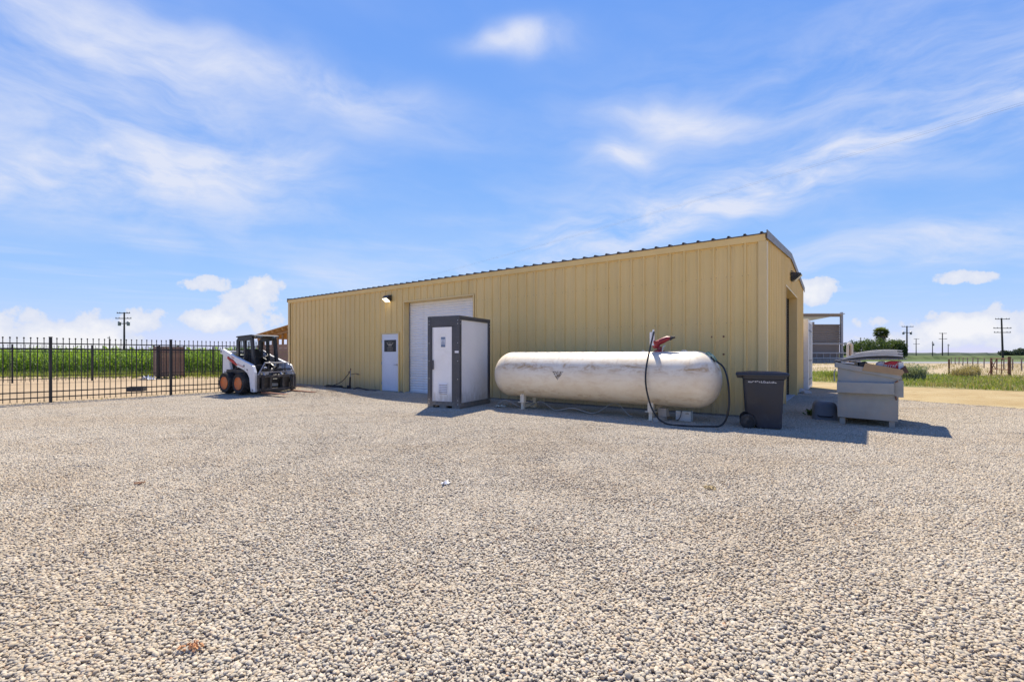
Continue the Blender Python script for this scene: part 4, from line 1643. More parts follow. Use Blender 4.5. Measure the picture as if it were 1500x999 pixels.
def build_dumpster():
    pl = ground_at(1227, 621.5)
    rz = -R(40)
    t = thing('dumpster', 'grey steel dumpster with sloping top and propped lids, filled with rubbish', 'dumpster', pl, rz)
    # local x: back (0, high) to front (0.92, low); y: 0 near side, away to 1.6
    D, Wd = 0.90, 1.58
    z0, zb, zf = 0.15, 1.20, 1.0
    th = 0.012
    side = [(0.0, z0), (D, z0 - 0.015), (D + 0.012, zf), (0.0, zb)]
    for y in (0.0, Wd - th):
        m = MB()
        m.prism(side, y, y + th, 'Y')
        m.build('side_wall', 'skip_grey', t)
    m = MB()
    m.box(-0.0, 0.012, th, Wd - th, z0, zb)
    m.build('back_wall', 'skip_grey', t)
    m = MB()
    m.prism([(D - 0.012, z0 - 0.015), (D, z0 - 0.015), (D + 0.012, zf), (D, zf)], th, Wd - th, 'Y')
    m.build('front_wall', 'skip_grey', t)
    m = MB()
    m.box(0.012, D - 0.012, th, Wd - th, z0, z0 + 0.01)
    m.build('floor', 'skip_grey', t)
    # rim: folded steel round the top
    m = MB()
    m.prism([(-0.03, zb - 0.09), (D + 0.025, zf - 0.09), (D + 0.035, zf + 0.012), (-0.04, zb + 0.012)], -0.030, -0.0005, 'Y')
    m.build('rim', 'skip_grey', t, bevel=0.004)
    m = MB()
    m.prism([(-0.03, zb - 0.09), (D + 0.025, zf - 0.09), (D + 0.035, zf + 0.012), (-0.04, zb + 0.012)], Wd + 0.0005, Wd + 0.03, 'Y')
    m.build('rim', 'skip_grey', t, bevel=0.004)
    m = MB()
    m.box(D + 0.014, D + 0.045, 0, Wd, zf - 0.09, zf + 0.01)
    m.build('rim', 'skip_grey', t, bevel=0.004)
    m = MB()
    m.box(-0.05, -0.001, 0, Wd, zb - 0.09, zb + 0.011)
    m.build('rim', 'skip_grey', t, bevel=0.004)
    # fork pocket along the flank: a box channel open towards the front
    for y0, y1 in ((-0.10, -0.0005), (Wd + 0.0005, Wd + 0.10)):
        m = MB()
        za, zb2 = 0.63, 0.83
        x0, x1 = -0.005, D - 0.055
        tt = 0.009
        yo, yi = (y0, y1) if y0 < 0 else (y1, y0)
        sg = 1 if y0 < 0 else -1
        m.prism([(yo, za + 0.0), (yo + sg * tt, za + 0.0), (yo + sg * tt, zb2), (yo, zb2)], x0, x1, 'X')
        m.prism([(yo + sg * tt, za), (yi, za - 0.0), (yi, za + tt), (yo + sg * tt, za + tt)], x0, x1, 'X')
        m.prism([(yo + sg * tt, zb2 - tt), (yi, zb2 + 0.012), (yi, zb2 + 0.012 + tt), (yo + sg * tt, zb2)], x0, x1, 'X')
        m.build('fork_pocket', 'skip_grey', t)
        # flared plate at its mouth
        m = MB()
        m.box(x1 + 0.001, x1 + 0.13, min(yi, yi - sg * 0.012), max(yi, yi - sg * 0.012), za - 0.05, zb2 + 0.05)
        m.build('mouth_plate', 'skip_grey', t)
        m = MB()
        m.tube([(x1 + 0.02, yi - sg * 0.03, za - 0.03), (x1 + 0.03, yi - sg * 0.03, za - 0.10)], 0.012, 6)
        m.tube([(x1 + 0.01, yi - sg * 0.035, zb2 + 0.02), (x1 + 0.055, yi - sg * 0.035, zb2 + 0.05)], 0.012, 6)
        m.build('hook', 'rust', t)
    for x in (0.03, D - 0.13):
        for y in (0.02, Wd - 0.14):
            m = MB()
            m.box(x, x + 0.085, y, y + 0.11, 0.012, z0 - 0.015)
            m.build('leg', 'skip_grey', t, bevel=0.004)
    m = MB()
    m.tube([(-0.03, -0.02, zb - 0.12), (-0.055, -0.02, zb - 0.2), (-0.05, -0.02, zb - 0.36)], 0.011, 6)
    m.build('lid_strap', 'skip_grey', t)
    # two plastic lids, hinged at the back and lifted by the load; each bowed
    def lid(y0, y1, lift, bow, L, name):
        n = 14
        top, bot = [], []
        for i in range(n + 1):
            u_ = i / n
            x = -0.05 + L * u_ * math.cos(lift)
            z = zb + 0.02 + L * u_ * math.sin(lift) + bow * math.sin(math.pi * min(1, u_ * 0.85)) - 0.035 * max(0, u_ - 0.75) ** 2 * 16 * 0.3
            top.append((x, z + 0.028))
            bot.append((x, z))
        m = MB()
        m.prism(top + [(p[0], p[1] - 0.012) for p in reversed(top)], y0, y1, 'Y')
        o = m.build(name, 'lid_top', t, smooth=True)
        for q_ in range(3):
            off = 0.004 + 0.021 * q_
            m = MB()
            sub = top[2 + q_:len(top) - (q_ % 2)]
            m.prism([(p[0], p[1] + off) for p in sub] + [(p[0], p[1] + off + 0.016) for p in reversed(sub)], y0 + 0.01 * (q_ % 2), y1 - 0.02 * q_, 'Y')
            m.build('lid_layer', 'lid_top', o, smooth=True)
        m = MB()
        m.prism([(p[0], p[1] - 0.013) for p in top] + [(p[0] - 0.004, p[1] - 0.035) for p in reversed(bot)], y0 + 0.004, y1 - 0.004, 'Y')
        m.build('lid_underside', 'lid_black', o, smooth=True)
        return o
    lid(0.0, 0.77, R(3.6), 0.058, 1.02, 'lid')
    lid(0.80, 1.57, R(6.0), 0.075, 1.02, 'lid')
    # thin edge bar of a second lid layer, nearly level
    m = MB()
    m.prism([(-0.04, zb + 0.012), (0.45, zb + 0.055), (1.02, zb + 0.070), (1.02, zb + 0.080), (0.45, zb + 0.071), (-0.04, zb + 0.026)], -0.012, 0.75, 'Y')
    m.build('inner_lid', 'lid_black', t)
    m = MB()
    m.prism([(0.0, zb + 0.0275), (0.45, zb + 0.072), (1.03, zb + 0.081), (1.03, zb + 0.086), (0.45, zb + 0.079), (0.0, zb + 0.034)], -0.016, 0.02, 'Y')
    m.build('lid_edge', 'lid_top', t)
    M_ = t.matrix_basis

    def inside(name, label, cat, builder):
        tt = thing(name, label, cat, pl, rz)
        builder(tt)
        return tt

    def cardboard(tt):
        m = MB()
        m.prism([(0.38, zf + 0.06), (0.95, zf - 0.02), (0.985, zf + 0.035), (0.96, zf + 0.085), (0.43, zf + 0.20)], -0.045, -0.032, 'Y')
        m.build('front_flap', 'cardboard', tt)
        m = MB()
        m.prism([(0.36, zf - 0.1), (0.88, zf - 0.2), (0.89, zf + 0.06), (0.44, zf + 0.17)], 0.052, 0.50, 'Y')
        m.build('carton', 'cardboard', tt)
        m = MB()
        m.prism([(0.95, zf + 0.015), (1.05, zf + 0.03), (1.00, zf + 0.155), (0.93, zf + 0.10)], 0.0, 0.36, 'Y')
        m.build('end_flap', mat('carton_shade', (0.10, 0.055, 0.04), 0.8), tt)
    inside('cardboard_carton', 'brown flattened cardboard carton poking out of the dumpster front', 'carton', cardboard)

    def bag(tt):
        m = MB()
        m.prism([(0.66, zf + 0.10), (0.70, zf + 0.03), (0.90, zf + 0.02), (0.95, zf + 0.05), (0.95, zf + 0.235), (0.80, zf + 0.24), (0.68, zf + 0.20)], 0.10, 0.62, 'Y')
        m.build('pack', mat('red_print', (0.50, 0.02, 0.05), 0.45, var=0.2, col2=(0.55, 0.45, 0.45), c2scale=9, c2lo=0.52, c2hi=0.6), tt, bevel=0.015)
        m = MB()
        m.prism([(0.905, zf + 0.05), (0.975, zf + 0.05), (0.975, zf + 0.22), (0.905, zf + 0.22)], 0.070, 0.0995, 'Y')
        m.build('pack_side', 'paper_white', tt)
        # white letters on the red pack
        m = MB()
        for i in range(5):
            xq = 0.72 + i * 0.033
            m._add([(xq, 0.0985, zf + 0.12), (xq + 0.008, 0.0985, zf + 0.12), (xq + 0.013, 0.0985, zf + 0.165), (xq + 0.005, 0.0985, zf + 0.165)], [(0, 1, 2, 3)])
            m._add([(xq + 0.008, 0.0985, zf + 0.155), (xq + 0.024, 0.0985, zf + 0.155), (xq + 0.025, 0.0985, zf + 0.165), (xq + 0.008, 0.0985, zf + 0.165)], [(0, 1, 2, 3)])
        m.build('print', 'paper_white', tt)
    inside('printed_pack', 'red and white printed pack wedged under the dumpster lid', 'pack', bag)

    def sheet_(tt):
        m = MB()
        r = random.Random(3)
        for i in range(8):
            pass
        m.prism([(0.56, zf + 0.10), (0.66, zf + 0.08), (0.72, zf + 0.235), (0.64, zf + 0.24), (0.58, zf + 0.20)], 0.08, 0.40, 'Y')
        m.build('bag_body', mat('lilac_bag', (0.55, 0.55, 0.66), 0.45, var=0.1), tt, bevel=0.03)
    inside('plastic_bag', 'pale lilac plastic bag behind the cardboard in the dumpster', 'bag', sheet_)

    def black_bag(tt):
        m = MB()
        m.prism([(0.30, zf + 0.02), (0.42, zf + 0.0), (0.45, zf + 0.20), (0.40, zf + 0.225), (0.33, zf + 0.215)], 0.0, 0.60, 'Y')
        m.build('bag_body', 'lid_black', tt, bevel=0.03)
    inside('rubbish_bag', 'black rubbish bag between cardboard and dumpster rim', 'bag', black_bag)

    def board(tt):
        m = MB()
        m.prism([(0.06, zb + 0.002), (0.26, zb - 0.022), (0.26, zb - 0.004), (0.06, zb + 0.016)], -0.04, 0.35, 'Y')
        m.build('foam_plate', 'paper_white', tt)
    inside('white_board', 'thin white board lying on the rubbish at the dumpster back', 'board', board)

    def tanbox(tt):
        m = MB()
        m.prism([(0.20, zf - 0.1), (0.31, zf - 0.1), (0.31, zf + 0.20), (0.20, zf + 0.215)], 0.05, 0.6, 'Y')
        m.build('carton', mat('tan_carton', (0.30, 0.25, 0.18), 0.8), tt)
    inside('small_carton', 'small dull tan carton behind the black bag in the dumpster', 'carton', tanbox)


build_dumpster()

# ---------------------------------------------------------------- upturned tub by the dumpster
def build_tub():
    p = ground_at(1209, 616)
    t = thing('upturned_tub', 'grey plastic tub standing upside down beside the dumpster', 'tub', p, -R(31))
    m = MB()
    w = 0.225
    prof = [(w, 0.0), (w, 0.03), (w * 0.985, 0.035), (w * 0.93, 0.28), (w * 0.86, 0.335), (w * 0.70, 0.37), (w * 0.4, 0.388), (0, 0.39)]
    n = 28
    for r, z in prof:
        for j in range(n):
            a = 2 * math.pi * j / n
            c, s = math.cos(a), math.sin(a)
            q = (abs(c) ** 5 + abs(s) ** 5) ** (-1 / 5.0)
            m.v.append((r * q * c, r * q * s * 1.15 + 0.25, z))
    for i in range(len(prof) - 1):
        for j in range(n):
            k2 = (j + 1) % n
            m.f.append((i * n + j, i * n + k2, (i + 1) * n + k2, (i + 1) * n + j))
    m.build('tub_body', mat('tub_grey', (0.125, 0.135, 0.15), 0.5, var=0.1), t, smooth=True)
    m = MB()
    m.tube([(-0.13, 0.012, 0.10), (-0.10, -0.02, 0.085), (0.10, -0.02, 0.085), (0.13, 0.012, 0.10)], 0.012, 8)
    m.build('grip', MT['tub_grey'] if 'tub_grey' in MT else 'bin_plastic', t, smooth=True)


build_tub()

# ---------------------------------------------------------------- lamps on the shed
def wall_lamp(px, py, lit):
    s, z = wall_s(px), wall_z(px, py)
    p = shed_pt(s, 0.036, z)
    t = thing('wall_lamp', 'bronze wall pack lamp glowing above the small white door', 'lamp', p, SHED_RZ)
    # bronze half-round housing, face tipped down
    m = MB()
    n = 10
    pr = [(0.0, 0.11), (-0.06, 0.115), (-0.13, 0.09), (-0.175, 0.035), (-0.185, -0.02), (-0.03, -0.115), (0.0, -0.115)]
    m.prism(pr, -0.15, 0.15, 'X')
    m.build('housing', mat('bronze', (0.055, 0.045, 0.035), 0.45, var=0.15), t, bevel=0.012)
    lm = bpy.data.materials.new('lamp_lens')
    lm.use_nodes = True
    b = lm.node_tree.nodes['Principled BSDF']
    b.inputs['Base Color'].default_value = (0.9, 0.85, 0.7, 1)
    b.inputs['Roughness'].default_value = 0.2
    b.inputs['Emission Color'].default_value = (1.0, 0.86, 0.55, 1)
    b.inputs['Emission Strength'].default_value = 3.0
    m = MB()
    m.prism([(-0.195, -0.012), (-0.19, -0.045), (-0.05, -0.135), (-0.03, -0.122)], -0.13, 0.10, 'X')
    m.build('lens', lm, t, bevel=0.01)


wall_lamp(571, 437.5, True)


def gable_lamp():
    # on the gable wall, seen edge on
    r = (1157.0 - 750) / FPX
    w = (9.53 * r - 5.29) / (0.5937 - 0.8046 * r)
    zc = CAM_H + (HOR - 406) * (9.53 + 0.8046 * w) / FPX
    p = C0 + W * w + Vector((0.8046, -0.5937, 0)) * 0.036 + Vector((0, 0, zc))
    t = thing('gable_lamp', 'black wall pack lamp on the gable above the side opening', 'lamp', p, SHED_RZ)
    m = MB()
    m.prism([(0.0, 0.13), (0.25, 0.085), (0.26, 0.05), (0.06, -0.13), (0.0, -0.13)], -0.15, 0.15, 'Y')
    m.build('housing', 'black_paint', t, bevel=0.01)
    m = MB()
    m.prism([(0.262, 0.045), (0.275, 0.03), (0.095, -0.135), (0.065, -0.128)], -0.13, 0.13, 'Y')
    m.build('lens', 'glass', t)
    m = MB()
    m.tube([(0.05, -0.06, 0.12), (0.05, -0.06, 0.16), (0.0, -0.06, 0.17)], 0.012, 6)
    m.build('conduit', 'black_paint', t)


gable_lamp()

# ---------------------------------------------------------------- standpipe with coiled hose
def standpipe():
    s = wall_s(527)
    p = shed_pt(s, 0.42)
    p.z = lot_height(p.x, p.y)
    t = thing('water_standpipe', 'thin steel standpipe with tap and foam sleeve by the shed wall', 'standpipe', p, SHED_RZ)
    m = MB()
    m.cyl((0, 0, 0), (0.012, 0, 0.78), 0.016, 8)
    m.build('riser', 'grey_steel', t)
    m = MB()
    m.tube([(-0.015, -0.02, 0.02), (0.005, -0.02, 0.30), (0.02, -0.02, 0.50)], 0.032, 8)
    m.build('sleeve', 'hose_black', t)
    m = MB()
    m.tube([(0.012, 0, 0.68), (-0.04, -0.02, 0.70), (-0.08, -0.03, 0.665)], 0.017, 8)
    m.tube([(0.012, 0, 0.76), (0.02, 0, 0.83)], 0.02, 8)
    m.tube([(-0.05, 0, 0.73), (0.03, 0, 0.735)], 0.012, 6)
    m.build('tap', 'rust', t)
    m = MB()
    m.box(-0.16, -0.03, -0.05, 0.06, 0.0, 0.17)
    m.build('valve_box', 'hose_black', t, bevel=0.015)
    m = MB()
    m.tube([(0.02, 0.02, 0.60), (0.12, 0.14, 0.62), (0.19, 0.22, 0.60)], 0.012, 6)
    m.lathe([(0, 0), (0.05, 0), (0.06, 0.02), (0, 0.035)], 12, Matrix.Translation((0.19, 0.22, 0.58)))
    m.build('wall_tap', 'rust', t)
    # hose coil on the ground
    c = shed_pt(wall_s(508), 0.55)
    c.z = lot_height(c.x, c.y)
    m = MB()
    pts = []
    for i in range(5 * 20):
        a = 2 * math.pi * i / 20
        rr = 0.50 + 0.05 * math.sin(i * 0.37) - 0.03 * (i // 20)
        pts.append((rr * math.cos(a) * 1.25, rr * math.sin(a) * 0.62, 0.022 + 0.024 * (i // 20) + 0.008 * math.sin(i)))
    m.tube(pts, 0.017, 6)
    coil = thing('garden_hose', 'black garden hose coiled on the ground below the standpipe', 'hose', c, SHED_RZ)
    m.build('coil', 'hose_black', coil, smooth=True)
    m = MB()
    rel = Matrix.Rotation(-SHED_RZ, 4, 'Z') @ (p - c)
    m.tube(arc_pts([(0.1, -0.2, 0.13), rel * 0.45 + Vector((0, 0, 0.30)), rel + Vector((-0.02, -0.02, 0.66))], 8), 0.014, 6)
    m.build('feed', 'hose_black', coil, smooth=True)
    # stretch of hose running on to the doorway
    e = shed_pt(wall_s(558), 0.22)
    re = Matrix.Rotation(-SHED_RZ, 4, 'Z') @ (e - c)
    m = MB()
    m.tube(arc_pts([(0.35, 0.05, 0.03), rel + Vector((0.1, 0.05, 0.03)), rel + Vector((0.35, 0.1, 0.10)), re * 0.82 + Vector((0, 0, 0.02)), re + Vector((0, 0, 0.02))], 10), 0.020, 6)
    m.build('run', 'hose_black', coil, smooth=True)


standpipe()

# ================================================================== skid steer loader
def build_loader():
    fr = ground_at(354.6, 580.5)           # near front tyre
    rz = -R(30)
    fwd = Vector((math.cos(rz), math.sin(rz), 0))
    lat = Vector((-math.sin(rz), math.cos(rz), 0))
    org = fr - fwd * 0.41 + lat * 0.68
    org.z = lot_height(org.x, org.y)
    t = thing('skid_steer_loader', 'white and black skid steer loader with orange wheels and pallet forks', 'loader', org, rz)
    # x forward, y left, z up
    # --- wheels
    def tyre_mesh():
        m = MB()
        mm = Matrix.Rotation(R(90), 4, 'X')
        m.lathe([(0.205, -0.12), (0.25, -0.135), (0.31, -0.14), (0.335, -0.115), (0.335, 0.115), (0.31, 0.14), (0.25, 0.135), (0.205, 0.12)], 36, mm, closed=True)
        nl = 18
        for k in range(nl):
            a = 2 * math.pi * k / nl
            for sg in (-1, 1):
                b = a + (0 if sg < 0 else math.pi / nl)
                pts = []
                for (u0, r0) in ((0.0, 0.333), (0.145, 0.318)):
                    for (rr) in (r0, r0 + 0.032 if u0 == 0 else r0 + 0.012):
                        for da in (-0.055, 0.055):
                            an = b + da + 0.32 * u0 / 0.145 * 0.6
                            pts.append((rr * math.cos(an), sg * u0, rr * math.sin(an)))
                m._add(pts, [(0, 1, 3, 2), (4, 6, 7, 5), (2, 3, 7, 6), (0, 4, 5, 1), (0, 2, 6, 4), (1, 5, 7, 3)])
        return m
    tyre0 = rim0 = hub0 = None
    for x in (0.41, -0.41):
        for y in (-0.68, 0.68):
            w = bpy.data.objects.new('wheel', None)
            COL.objects.link(w)
            w.parent = t
            w.location = (x, y, 0.358)
            if y > 0:
                w.rotation_euler = (0, 0, math.pi)
            if tyre0 is None:
                tyre0 = tyre_mesh().build('tyre', 'rubber', w, smooth=True)
                m = MB()
                # dished orange rim, hub to the outside (-y)
                m.lathe([(0.205, -0.118), (0.212, -0.138), (0.198, -0.145), (0.182, -0.125), (0.165, -0.05), (0.12, -0.03), (0.085, -0.035), (0.07, -0.09), (0.05, -0.10), (0.0, -0.102)], 28, Matrix.Rotation(R(-90), 4, 'X'))
                rim0 = m.build('rim', 'orange_paint', w, smooth=True)
                m = MB()
                for k in range(8):
                    a = 2 * math.pi * k / 8
                    m.cyl((0.105 * math.cos(a), -0.032, 0.105 * math.sin(a)), (0.105 * math.cos(a), -0.055, 0.105 * math.sin(a)), 0.012, 6)
                hub0 = m.build('wheel_nut', 'rust', w)
                hub0['kind'] = 'stuff'
                m = MB()
                m.lathe([(0.0, -0.112), (0.045, -0.112), (0.058, -0.104), (0.062, -0.09)], 14, Matrix.Rotation(R(-90), 4, 'X'))
                cap0 = m.build('hub_cap', 'rust', w, smooth=True)
                m = MB()
                m.cyl((0, 0.3, 0), (0, 0.0, 0), 0.09, 12)
                ax0 = m.build('axle', 'black_paint', w)
            else:
                for s in (tyre0, rim0, hub0, ax0, cap0):
                    c = s.copy()
                    COL.objects.link(c)
                    c.parent = w
    # --- chassis
    m = MB()
    m.prism([(-0.80, 0.24), (-0.62, 0.17), (0.70, 0.17), (0.84, 0.28), (0.84, 0.62), (0.55, 0.70), (-0.80, 0.70)], -0.46, 0.46, 'Y')
    m.build('chassis', 'black_paint', t, bevel=0.012)
    for sg in (-1, 1):
        m = MB()
        m.prism([(-0.72, 0.66), (0.62, 0.66), (0.70, 0.74), (0.62, 0.80), (-0.66, 0.80)], sg * 0.44, sg * 0.60, 'Y')
        m.build('fender', 'black_paint', t, bevel=0.01)
    m = MB()
    m.prism([(-0.88, 0.34), (-0.25, 0.60), (-0.22, 1.18), (-0.40, 1.30), (-0.80, 1.30), (-0.90, 1.10)], -0.42, 0.42, 'Y')
    m.build('engine_hood', 'black_paint', t, bevel=0.02)
    m = MB()
    m.box(-0.97, -0.881, -0.40, 0.40, 0.30, 1.16)
    m.build('tailgate', 'black_paint', t, bevel=0.02)
    for i in range(5):
        m = MB()
        m.box(-0.985, -0.9705, -0.28, 0.28, 0.72 + i * 0.07, 0.755 + i * 0.07)
        m.build('grille_bar', 'black_paint', t)
    # --- uprights and lift arms
    tower = [(-0.90, 1.40), (-0.66, 1.43), (-0.60, 1.20), (-0.44, 0.83), (-0.60, 0.50), (-0.68, 0.27), (-0.92, 0.27)]
    arm = [(-0.88, 1.455), (-0.72, 1.49), (-0.06, 1.26), (0.92, 0.985), (1.02, 0.93), (1.12, 0.72), (1.14, 0.10), (0.93, 0.10), (0.88, 0.30), (0.84, 0.55), (0.72, 0.70), (0.52, 0.80), (0.10, 0.92), (-0.30, 1.12), (-0.62, 1.27), (-0.88, 1.34)]
    for sg in (-1, 1):
        a, b = (0.50, 0.595)
        m = MB()
        m.prism(tower, sg * a, sg * b, 'Y')
        m.build('upright', 'machine_white', t, bevel=0.012)
        a, b = (0.60, 0.70)
        m = MB()
        m.prism(arm, sg * a, sg * b, 'Y')
        la = m.build('lift_arm', 'machine_white', t, bevel=0.014)
        # red and dark flank graphic
        yy = sg * 0.703
        m = MB()
        m._add([(x, yy, z) for x, z in ((-0.42, 1.245), (-0.06, 1.135), (0.20, 0.955), (0.10, 0.935), (-0.28, 1.095), (-0.42, 1.165))], [(0, 1, 2, 3, 4, 5)])
        m._add([(x, yy, z) for x, z in ((-0.20, 1.245), (-0.02, 1.19), (0.0, 1.155), (-0.15, 1.20))], [(0, 1, 2, 3)])
        m.build('flank_graphic', 'red_paint', la)
        m = MB()
        for k in range(6):
            x0 = 0.20 + k * 0.055
            z0 = 1.015 - k * 0.0155
            m._add([(x0, yy, z0 - 0.06), (x0 + 0.034, yy, z0 - 0.069), (x0 + 0.034, yy, z0 - 0.052), (x0 + 0.014, yy, z0 - 0.047), (x0 + 0.014, yy, z0 + 0.0), (x0, yy, z0 + 0.004)], [(0, 1, 2, 3, 4, 5)])
        m.build('flank_lettering', 'red_paint', la)
        m = MB()
        for (x, z) in ((-0.36, 1.215), (-0.26, 1.15), (-0.12, 1.12), (0.02, 1.03), (-0.34, 1.14), (0.70, 0.80), (-0.80, 0.62), (-0.80, 0.70)):
            m._add([(x, yy if x > -0.5 else sg * 0.598, z), (x + 0.07, yy if x > -0.5 else sg * 0.598, z - 0.02), (x + 0.07, yy if x > -0.5 else sg * 0.598, z + 0.01), (x + 0.01, yy if x > -0.5 else sg * 0.598, z + 0.035)], [(0, 1, 2, 3)])
        m.build('decal', 'print_dark', la)
        m = MB()
        for (x, z) in ((-0.80, 1.405), (0.56, 0.93), (1.03, 0.16)):
            m.cyl((x, sg * 0.698, z), (x, sg * 0.72, z), 0.035, 14)
        m.build('pivot_pin', 'grey_steel', la)
        # lift cylinder
        m = MB()
        m.cyl((-0.58, sg * 0.54, 0.62), (-0.10, sg * 0.54, 0.86), 0.045, 12)
        m.build('lift_cylinder', 'black_paint', t, smooth=True)
        m = MB()
        m.cyl((-0.10, sg * 0.54, 0.86), (0.38, sg * 0.54, 1.02), 0.026, 10)
        m.build('cylinder_rod', 'steel', t, smooth=True)
    m = MB()
    m.box(0.92, 1.05, -0.60, 0.60, 0.36, 0.50)
    m.build('cross_tube', 'black_paint', t, bevel=0.02)
    m = MB()
    m.box(-0.84, -0.74, -0.50, 0.50, 1.31, 1.43)
    m.build('cross_tube', 'machine_white', t, bevel=0.02)
    # --- cab
    cab = bpy.data.objects.new('cab', None)
    COL.objects.link(cab)
    cab.parent = t
    y0 = 0.43
    for sg in (-1, 1):
        ya, yb = sg * (y0 - 0.07), sg * y0
        # side frame with two openings, one closed outline made of bars
        bars = [[(-0.41, 0.72), (-0.27, 0.72), (-0.23, 1.84), (-0.39, 1.80)],
                [(0.58, 0.66), (0.72, 0.66), (0.55, 1.86), (0.40, 1.86)],
                [(-0.32, 1.26), (0.08, 1.10), (0.62, 0.82), (0.67, 0.66), (-0.34, 0.72)],
                [(0.05, 1.08), (0.15, 1.05), (0.12, 1.80), (0.02, 1.80)],
                [(-0.38, 1.74), (0.52, 1.79), (0.52, 1.92), (-0.30, 1.90)]]
        for bpoly in bars:
            m = MB()
            m.prism(bpoly, ya, yb, 'Y')
            m.build('cab_post', 'black_paint', cab, bevel=0.012)
        # wire screen in the side openings
        m = MB()
        ym = sg * (y0 - 0.03)
        for x in [-0.26 + 0.075 * i for i in range(11)]:
            zt = 1.80
            zb_ = 1.24 - 0.42 * (x + 0.32)
            m.box(x - 0.004, x + 0.004, ym - 0.004, ym + 0.004, zb_, zt)
        for z in [1.12 + 0.085 * i for i in range(8)]:
            xa = -0.29
            xb = 0.55 if z > 1.15 else 0.40
            m.box(xa, xb - (z - 1.1) * 0.13, ym + 0.005, ym + 0.011, z - 0.004, z + 0.004)
        o = m.build('side_screen', 'iron_black', cab)
        o['kind'] = 'stuff'
    m = MB()
    m.prism([(-0.40, 1.895), (-0.34, 1.925), (0.50, 1.965), (0.66, 1.935), (0.68, 1.90), (0.50, 1.915), (-0.38, 1.88)], -y0 - 0.012, y0 + 0.012, 'Y')
    m.build('cab_roof', 'black_paint', cab, bevel=0.012)
    m = MB()
    m.box(-0.405, -0.345, -0.36, 0.36, 0.72, 1.28)
    m.build('rear_wall', 'black_paint', cab)
    m = MB()
    m.box(-0.375, -0.367, -0.36, 0.36, 1.281, 1.80)
    gm, gk, gb = principled('rear_glass')
    gb.inputs['Base Color'].default_value = (0.75, 0.8, 0.8, 1)
    gb.inputs['Roughness'].default_value = 0.03
    gb.inputs['Transmission Weight'].default_value = 1.0
    gb.inputs['IOR'].default_value = 1.02
    m.build('rear_window', gm, cab)
    for y in (-0.26, 0.26):
        m = MB()
        m.box(0.60, 0.70, y - 0.07, y + 0.07, 1.845, 1.905)
        m.build('headlight', 'glass', cab, bevel=0.01)
    m = MB()
    m.box(-0.10, 0.30, -0.22, 0.22, 0.78, 0.95)
    seat = m.build('seat', 'print_dark', cab, bevel=0.04)
    m = MB()
    m.prism([(-0.16, 0.92), (-0.02, 0.92), (-0.10, 1.50), (-0.22, 1.50)], -0.21, 0.21, 'Y')
    m.build('seat_back', 'print_dark', seat, bevel=0.04)
    m = MB()
    m.box(-0.30, 0.62, -0.36, 0.36, 0.70, 0.735)
    m.build('cab_floor', 'black_paint', cab)
    for y in (-0.25, 0.25):
        m = MB()
        m.tube([(0.34, y, 0.74), (0.36, y, 1.02), (0.33, y * 0.9, 1.12)], [0.018, 0.018, 0.03], 8)
        m.build('control_lever', 'print_dark', cab, smooth=True)
    m = MB()
    m.tube(arc_pts([(-0.1, -0.30, 1.45), (0.2, -0.30, 1.32), (0.32, -0.20, 1.24), (0.34, 0, 1.22), (0.32, 0.20, 1.24), (0.2, 0.30, 1.32), (-0.1, 0.30, 1.45)], 6), 0.018, 8)
    m.build('lap_bar', 'black_paint', cab, smooth=True)
    # --- quick hitch and pallet fork carriage
    hit = bpy.data.objects.new('fork_carriage', None)
    COL.objects.link(hit)
    hit.parent = t
    m = MB()
    m.prism([(1.06, 0.10), (1.16, 0.12), (1.20, 0.56), (1.08, 0.52)], -0.48, -0.20, 'Y')
    m.build('hitch_plate', 'black_paint', hit, bevel=0.01)
    m = MB()
    m.prism([(1.06, 0.10), (1.16, 0.12), (1.20, 0.56), (1.08, 0.52)], 0.20, 0.48, 'Y')
    m.build('hitch_plate', 'black_paint', hit, bevel=0.01)
    for z0_, z1_ in ((0.12, 0.21), (0.56, 0.64)):
        m = MB()
        m.box(1.21, 1.26, -0.66, 0.66, z0_, z1_)
        m.build('carriage_bar', 'dusty_black', hit, bevel=0.006)
    for y in (-0.64, -0.22, 0.22, 0.64):
        m = MB()
        m.box(1.215, 1.255, y - 0.03, y + 0.03, 0.2105, 0.5595)
        m.build('carriage_upright', 'dusty_black', hit)
    m = MB()
    m.tube([(1.235, -0.64, 0.64), (1.235, -0.42, 1.03), (1.235, 0.42, 1.03), (1.235, 0.64, 0.64)], 0.022, 8)
    m.build('guard_rail', 'grey_steel', hit, smooth=False)  # pale grey puts the sunlight on the tube's top edge into its colour
    for z in (0.73, 0.82):
        m = MB()
        k = (z - 0.64) / 0.39
        yw = 0.64 - 0.22 * k
        m.box(1.225, 1.245, -yw, yw, z - 0.02, z + 0.02)
        m.build('guard_bar', 'grey_steel' if z < 0.8 else 'black_paint', hit)
    for y in (-0.28, 0.0, 0.28):
        m = MB()
        m.box(1.227, 1.243, y - 0.012, y + 0.012, 0.6405, 1.01)
        m.build('guard_upright', 'black_paint', hit)
    for y in (-0.50, 0.50):
        m = MB()
        m.prism([(1.262, 0.62), (1.298, 0.62), (1.302, 0.111), (1.262, 0.111)], y - 0.045, y + 0.045, 'Y')
        sh = m.build('fork_shank', 'black_paint', hit, bevel=0.004)
        m = MB()
        m.prism([(1.262, 0.11), (1.33, 0.11), (2.50, 0.085), (2.50, 0.07), (1.262, 0.05)], y - 0.06, y + 0.06, 'Y')
        m.build('fork_tine', 'rust', hit, bevel=0.004)
